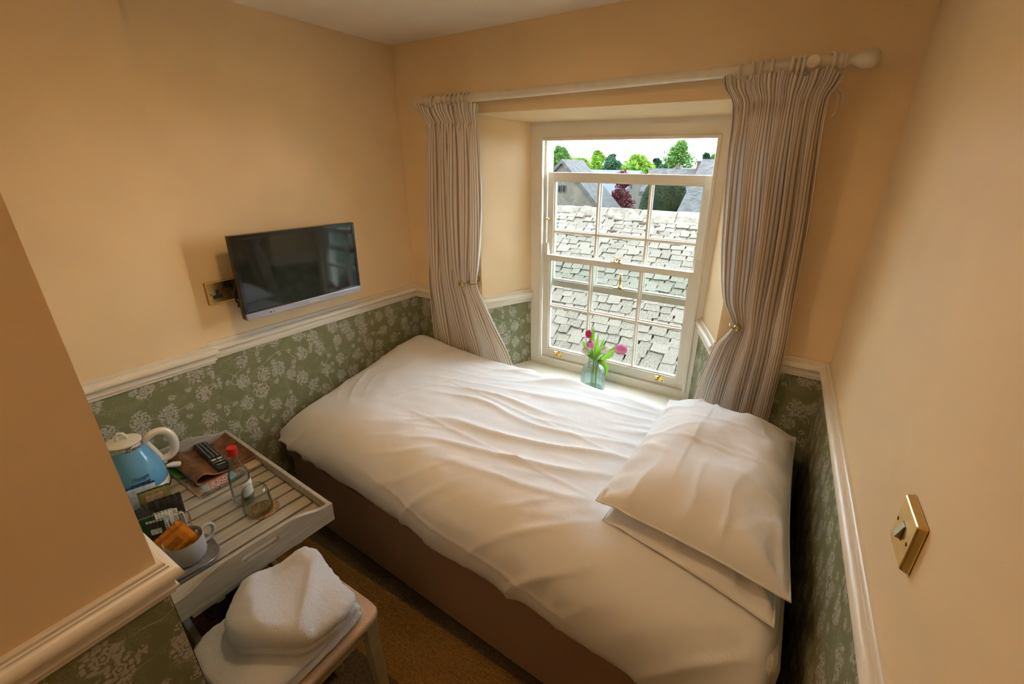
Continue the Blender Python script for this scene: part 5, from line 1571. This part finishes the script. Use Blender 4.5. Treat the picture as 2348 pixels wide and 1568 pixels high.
# ------------------------------------------------------------------ outside: houses
HSTONE = plain('honey limestone', (0.0711, 0.0590, 0.0409), .95, var=.22, vs_=3.5, bump=.5, bs=8, bd=.05)
HSTONE2 = plain('pale limestone', (0.0550, 0.0477, 0.0360), .95, var=.18, vs_=4, bump=.4, bs=9, bd=.05)
GREYROOF = plain('grey slate roof', (0.0223, 0.0265, 0.0328), .7, var=.08, vs_=3)
STONEROOF = plain('lichen stone roof', (0.0349, 0.0322, 0.0286), .95, var=.35, vs_=6, bump=.8, bs=14, bd=.06)
BRICK = plain('old red brick', (0.0665, 0.0303, 0.0227), .95, var=.25, vs_=9)
HWIN = plain('dark window glass', (.010, .012, .014), .7, spec=0)
HWHITE = plain('white painted frame', (0.0678, 0.0678, 0.0678), .6)
def gable_house(name, x0, x1, y0, y1, ez, rz, wallm, roofm, lab, along='x', wins=(), ov=.18, chim=(), th=.14):
    """ridge along x or y"""
    t = thing(name, ((x0 + x1) / 2, (y0 + y1) / 2, GZ), lab, 'house')
    xm, ym = (x0 + x1) / 2, (y0 + y1) / 2
    m_ = MB()
    if along == 'y':
        poly = [(x0, GZ), (x1, GZ), (x1, ez), (xm, rz), (x0, ez)]
        m_.prism(poly, lambda a, z: (a, y0, z), lambda a, z: (a, y1, z))
    else:
        poly = [(y0, GZ), (y1, GZ), (y1, ez), (ym, rz), (y0, ez)]
        m_.prism(poly, lambda a, z: (x0, a, z), lambda a, z: (x1, a, z))
    m_.build('wall', wallm, t)
    for s_ in (-1, 1):
        m_ = MB()
        if along == 'y':
            e = x0 - ov if s_ < 0 else x1 + ov; sl = (rz - ez) / (xm - x0); ze = ez - ov * sl
            m_.hexa([(xm, y0 - .1, rz), (e, y0 - .1, ze), (e, y1 + .1, ze), (xm, y1 + .1, rz), (xm, y0 - .1, rz + th), (e, y0 - .1, ze + th), (e, y1 + .1, ze + th), (xm, y1 + .1, rz + th)])
        else:
            e = y0 - ov if s_ < 0 else y1 + ov; sl = (rz - ez) / (ym - y0); ze = ez - ov * sl
            m_.hexa([(x0 - .1, ym, rz), (x1 + .1, ym, rz), (x1 + .1, e, ze), (x0 - .1, e, ze), (x0 - .1, ym, rz + th), (x1 + .1, ym, rz + th), (x1 + .1, e, ze + th), (x0 - .1, e, ze + th)])
        m_.build('roof_slope', roofm, t)
    for (wx0, wx1, wz0, wz1, fr) in wins:
        w = MB().box(wx0, y0 - .05, wz0, wx1, y0 + .05, wz1).build('window', HWHITE if fr else HSTONE2, t)
        n_ = 2 if fr else 1; b_ = .05 if fr else .02
        for k in range(n_):
            a = lerp(wx0, wx1, k / n_) + b_; b = lerp(wx0, wx1, (k + 1) / n_) - b_
            MB().box(a, y0 - .06, wz0 + b_, b, y0 - .045, wz1 - b_).build('pane', HWIN, w)
    for (cx0, cx1, cy0, cy1, cz0, cz1, cm, pots) in chim:
        c_ = MB().box(cx0, cy0, cz0, cx1, cy1, cz1).build('chimney', cm, t)
        MB().box(cx0 - .03, cy0 - .03, cz1, cx1 + .03, cy1 + .03, cz1 + .05).build('chimney_cap', HSTONE2, c_)
        for k in range(pots):
            MB().lathe([(0, 0), (.05, 0), (.04, .18), (0, .18)], (lerp(cx0, cx1, (k + .5) / pots), (cy0 + cy1) / 2, cz1 + .05), 10).build('chimney_pot', BRICK, c_)
    return t
gable_house('stone_house', -6.96, -3.90, 13, 14.6, .22, 1.72, HSTONE, STONEROOF, 'honey stone gable with two narrow windows behind the roof ridge', 'y',
            wins=((-5.53, -5.42, .78, 1.02, False), (-5.36, -5.25, .78, 1.02, False)))
gable_house('slate_roofed_house', -7.7, -4.33, 16, 20.5, .50, 1.36, HSTONE2, GREYROOF, 'cottage with blue-grey slate roof and white framed window', 'x',
            wins=((-5.00, -4.72, .05, .42, True),), chim=((-7.22, -6.95, 18.1, 18.4, 1.2, 1.60, HSTONE2, 0),))
gable_house('stone_wing', -6.65, -5.15, 15.1, 15.7, .32, 1.17, HSTONE2, GREYROOF, 'pale stone gable wing in front of the slate roof', 'y', ov=.05, th=.06)
gable_house('stone_tiled_house', -.34, 4.5, 8, 13, .30, 1.70, HSTONE2, STONEROOF, 'steep lichen-grey stone roof rising beyond the ridge behind the bedhead curtain', 'x', ov=.3)
gable_house('brick_chimney_house', -2.6, -.80, 13.3, 14.9, .9, 1.47, HSTONE2, STONEROOF, 'low house with a red brick chimney behind the clipped hedge', 'x',
            chim=((-1.20, -.87, 13.8, 14.3, 1.2, 1.80, BRICK, 0),))
gable_house('far_cottage', -3.62, -1.6, 20, 23, .9, 1.49, HSTONE, plain('pale ochre tiles', (0.0550, 0.0466, 0.0318), .9, var=.1, vs_=5), 'far cottage with a pale ochre roof and small chimney', 'x',
            chim=((-3.62, -3.42, 21.3, 21.7, 1.2, 1.62, HSTONE, 1),))
o = MB().box(-90, 5, GZ - .3, 60, 140, GZ).build('ground', plain('garden grass', (0.0275, 0.0468, 0.0138), 1, var=.3, vs_=2)); tag(o, 'green garden ground far below the window', kind='structure')

# ------------------------------------------------------------------ outside: trees
def leaf_mat(name, c0, c1):
    m = Mat(name, c0, .7, spec=.1); n = m.noise(m.coord(), 3.0, 3); m.color(m.mix(n.step(.3, .7), c0, c1))
    t_ = m.nt.nodes.new('ShaderNodeBsdfTranslucent'); t_.inputs[0].default_value = (*c1, 1)
    x_ = m.nt.nodes.new('ShaderNodeMixShader'); x_.inputs[0].default_value = .3
    m.nt.links.new(m.b.outputs[0], x_.inputs[1]); m.nt.links.new(t_.outputs[0], x_.inputs[2]); m.nt.links.new(x_.outputs[0], m.out.inputs['Surface'])
    return m.m
BARK = plain('tree bark', (.06, .045, .03), .95, var=.2, vs_=6)
LM = dict(lime=leaf_mat('lime green leaves', (0.0600, 0.1320, 0.0090), (0.1320, 0.2160, 0.0240)), mid=leaf_mat('mid green leaves', (0.0330, 0.0840, 0.0120), (0.0780, 0.1500, 0.0300)),
          blue=leaf_mat('blue green leaves', (0.0180, 0.0510, 0.0240), (0.0450, 0.0900, 0.0450)), dark=leaf_mat('dark conifer needles', (0.0072, 0.0270, 0.0132), (0.0210, 0.0510, 0.0210)),
          red=leaf_mat('purple red leaves', (0.0420, 0.0072, 0.0108), (0.0900, 0.0180, 0.0210)), yew=leaf_mat('clipped yew', (.0055, .0115, .0045), (.0140, .0215, .0065)))
def tree(name, x, y, zt, hw, zb_, mk, lab, conif=False, n=8000, ls=.12, seed=0, cat='tree', group='trees beyond the roofs'):
    r = random.Random(seed)
    hw *= 1.35
    t = thing(name, (x, y, GZ), lab, cat, group)
    MB().tube([(x, y, GZ), (x + .05, y, lerp(GZ, zt, .5)), (x, y, lerp(GZ, zt, .92))], [.16, .10, .03], 7).build('trunk', BARK, t)
    m_ = MB(); H = zt - zb_
    clumps = []
    for k in range(44):
        h = r.random() ** .8; rad = hw * (1 - h * .92 if conif else math.sin(PI * (.12 + .82 * h)) ** .7)
        a = r.uniform(0, 2 * PI); d = rad * math.sqrt(r.random()) * .72
        clumps.append((x + d * math.cos(a), y + d * math.sin(a), zb_ + h * H * .93, max(.18, rad * r.uniform(.34, .56))))
    for k in range(n):
        c_ = r.choice(clumps); v = Vector((r.gauss(0, 1), r.gauss(0, 1), r.gauss(0, 1))).normalized() * c_[3] * r.random() ** .33
        p_ = Vector(c_[:3]) + v
        if p_.z > zt: p_.z = zt - r.random() * .2
        e1 = Vector((r.gauss(0, 1), r.gauss(0, 1), r.gauss(0, 1))).normalized(); e2 = e1.cross(Vector((r.gauss(0, 1), r.gauss(0, 1), r.gauss(0, 1)))).normalized()
        s_ = ls * r.uniform(.6, 1.4)
        m_.add([p_ - e1 * s_, p_ - e2 * s_ * .5, p_ + e1 * s_, p_ + e2 * s_ * .5], [(0, 1, 2, 3)])
    m_.build('crown', LM[mk], t)
TR = [(-21.2, 44.5, 3.8, 1.0, 0, 'mid', 'feathery green tree at the frame edge by the stone gable', False), (-17.1, 40, 2.35, 1.3, 0, 'lime', 'low lime green tree above the stone gable', False),
      (-15.1, 40, 3.08, .75, 0, 'lime', 'upright lime green tree left of the blue-green one', False), (-14.0, 41, 2.80, .75, 0, 'blue', 'blue-green rounded tree between the two lime ones', False),
      (-12.6, 39, 1.85, .7, 0, 'lime', 'small yellow-green tree beneath the broad crown', False), (-11.6, 41, 2.68, 1.35, 0, 'lime', 'broadest bright green tree in the middle of the view', False),
      (-10.5, 43, 2.62, .8, 0, 'dark', 'dark conifer just behind the broad bright tree', True), (-9.85, 42, 2.18, .5, 0, 'dark', 'small pointed conifer left of the tall tree', True),
      (-9.25, 41, 1.85, .5, 0, 'blue', 'short blue-green tree at the foot of the tall tree', False), (-7.75, 40, 3.85, 1.05, 0, 'mid', 'tallest loose green tree above the ochre roof', False),
      (-6.0, 42, 2.95, .75, 0, 'dark', 'dark conifer beside the red brick chimney', True), (-5.05, 41, 2.75, .8, 0, 'mid', 'green tree right of the brick chimney', False),
      (-13.6, 37, 1.35, 1.2, -1.5, 'mid', 'low green tree along the slate roof ridge', False), (-10.3, 37, 1.45, 1.0, -1.5, 'lime', 'low lime tree right of the broad crown', False)]
for k, (x, y, zt, hw, zb_, mk, lab, cf) in enumerate(TR):
    y2 = 32 + (k * 7 % 5) * 5 + (6 if k == 13 else 0) - (5 if k == 12 else 0); q = (y2 + 1.9) / (y + 1.9)
    x, zt, hw, y = 1.86 + (x - 1.86) * q, 1.6435 + (zt - 1.6435) * q, hw * q, y2
    tree('conifer_tree' if cf else 'leafy_tree', x, y, zt, hw, zb_, mk, lab, cf, seed=k + 3)
tree('copper_beech', -4.02, 15.3, 1.55, .40, -.8, 'red', 'purple-leaved tree between the slate roof and the clipped hedge', n=4000, ls=.05, seed=44, group=None)
# clipped yew
hx, hy = -1.57, 11.9
yw = thing('yew_hedge', (hx, hy, GZ), 'large clipped dome of dark yew beyond the stone roof ridge', 'hedge')
def yew(u, v):
    a = 2 * PI * u; b = PI / 2 * v
    c_, s_ = math.cos(b), math.sin(b)
    r = abs(c_) ** .38; z = GZ + (1.27 - GZ) * abs(s_) ** .72
    d = 1 + .03 * ns(math.cos(a) * 4, math.sin(a) * 4, z * 3)
    return (hx + .80 * r * d * math.cos(a), hy + .85 * r * d * math.sin(a), z + .02 * ns(a * 5, z * 6, 1))
MB().grid(yew, 60, 40, cu=True).build('body', LM['yew'], yw, smooth=180)
m_ = MB(); r = random.Random(5)
for k in range(9000):
    u, v = r.random(), r.random() ** 1.3 * .98 + .01
    p_ = Vector(yew(u, v))
    if p_.z < .2: continue
    e1 = Vector((r.gauss(0, 1), r.gauss(0, 1), r.gauss(0, 1))).normalized(); e2 = e1.cross(Vector((r.gauss(0, 1), r.gauss(0, 1), 1))).normalized(); s_ = r.uniform(.012, .03)
    m_.add([p_ - e1 * s_, p_ - e2 * s_ * .6, p_ + e1 * s_, p_ + e2 * s_ * .6], [(0, 1, 2, 3)])
m_.build('foliage', LM['yew'], yw)
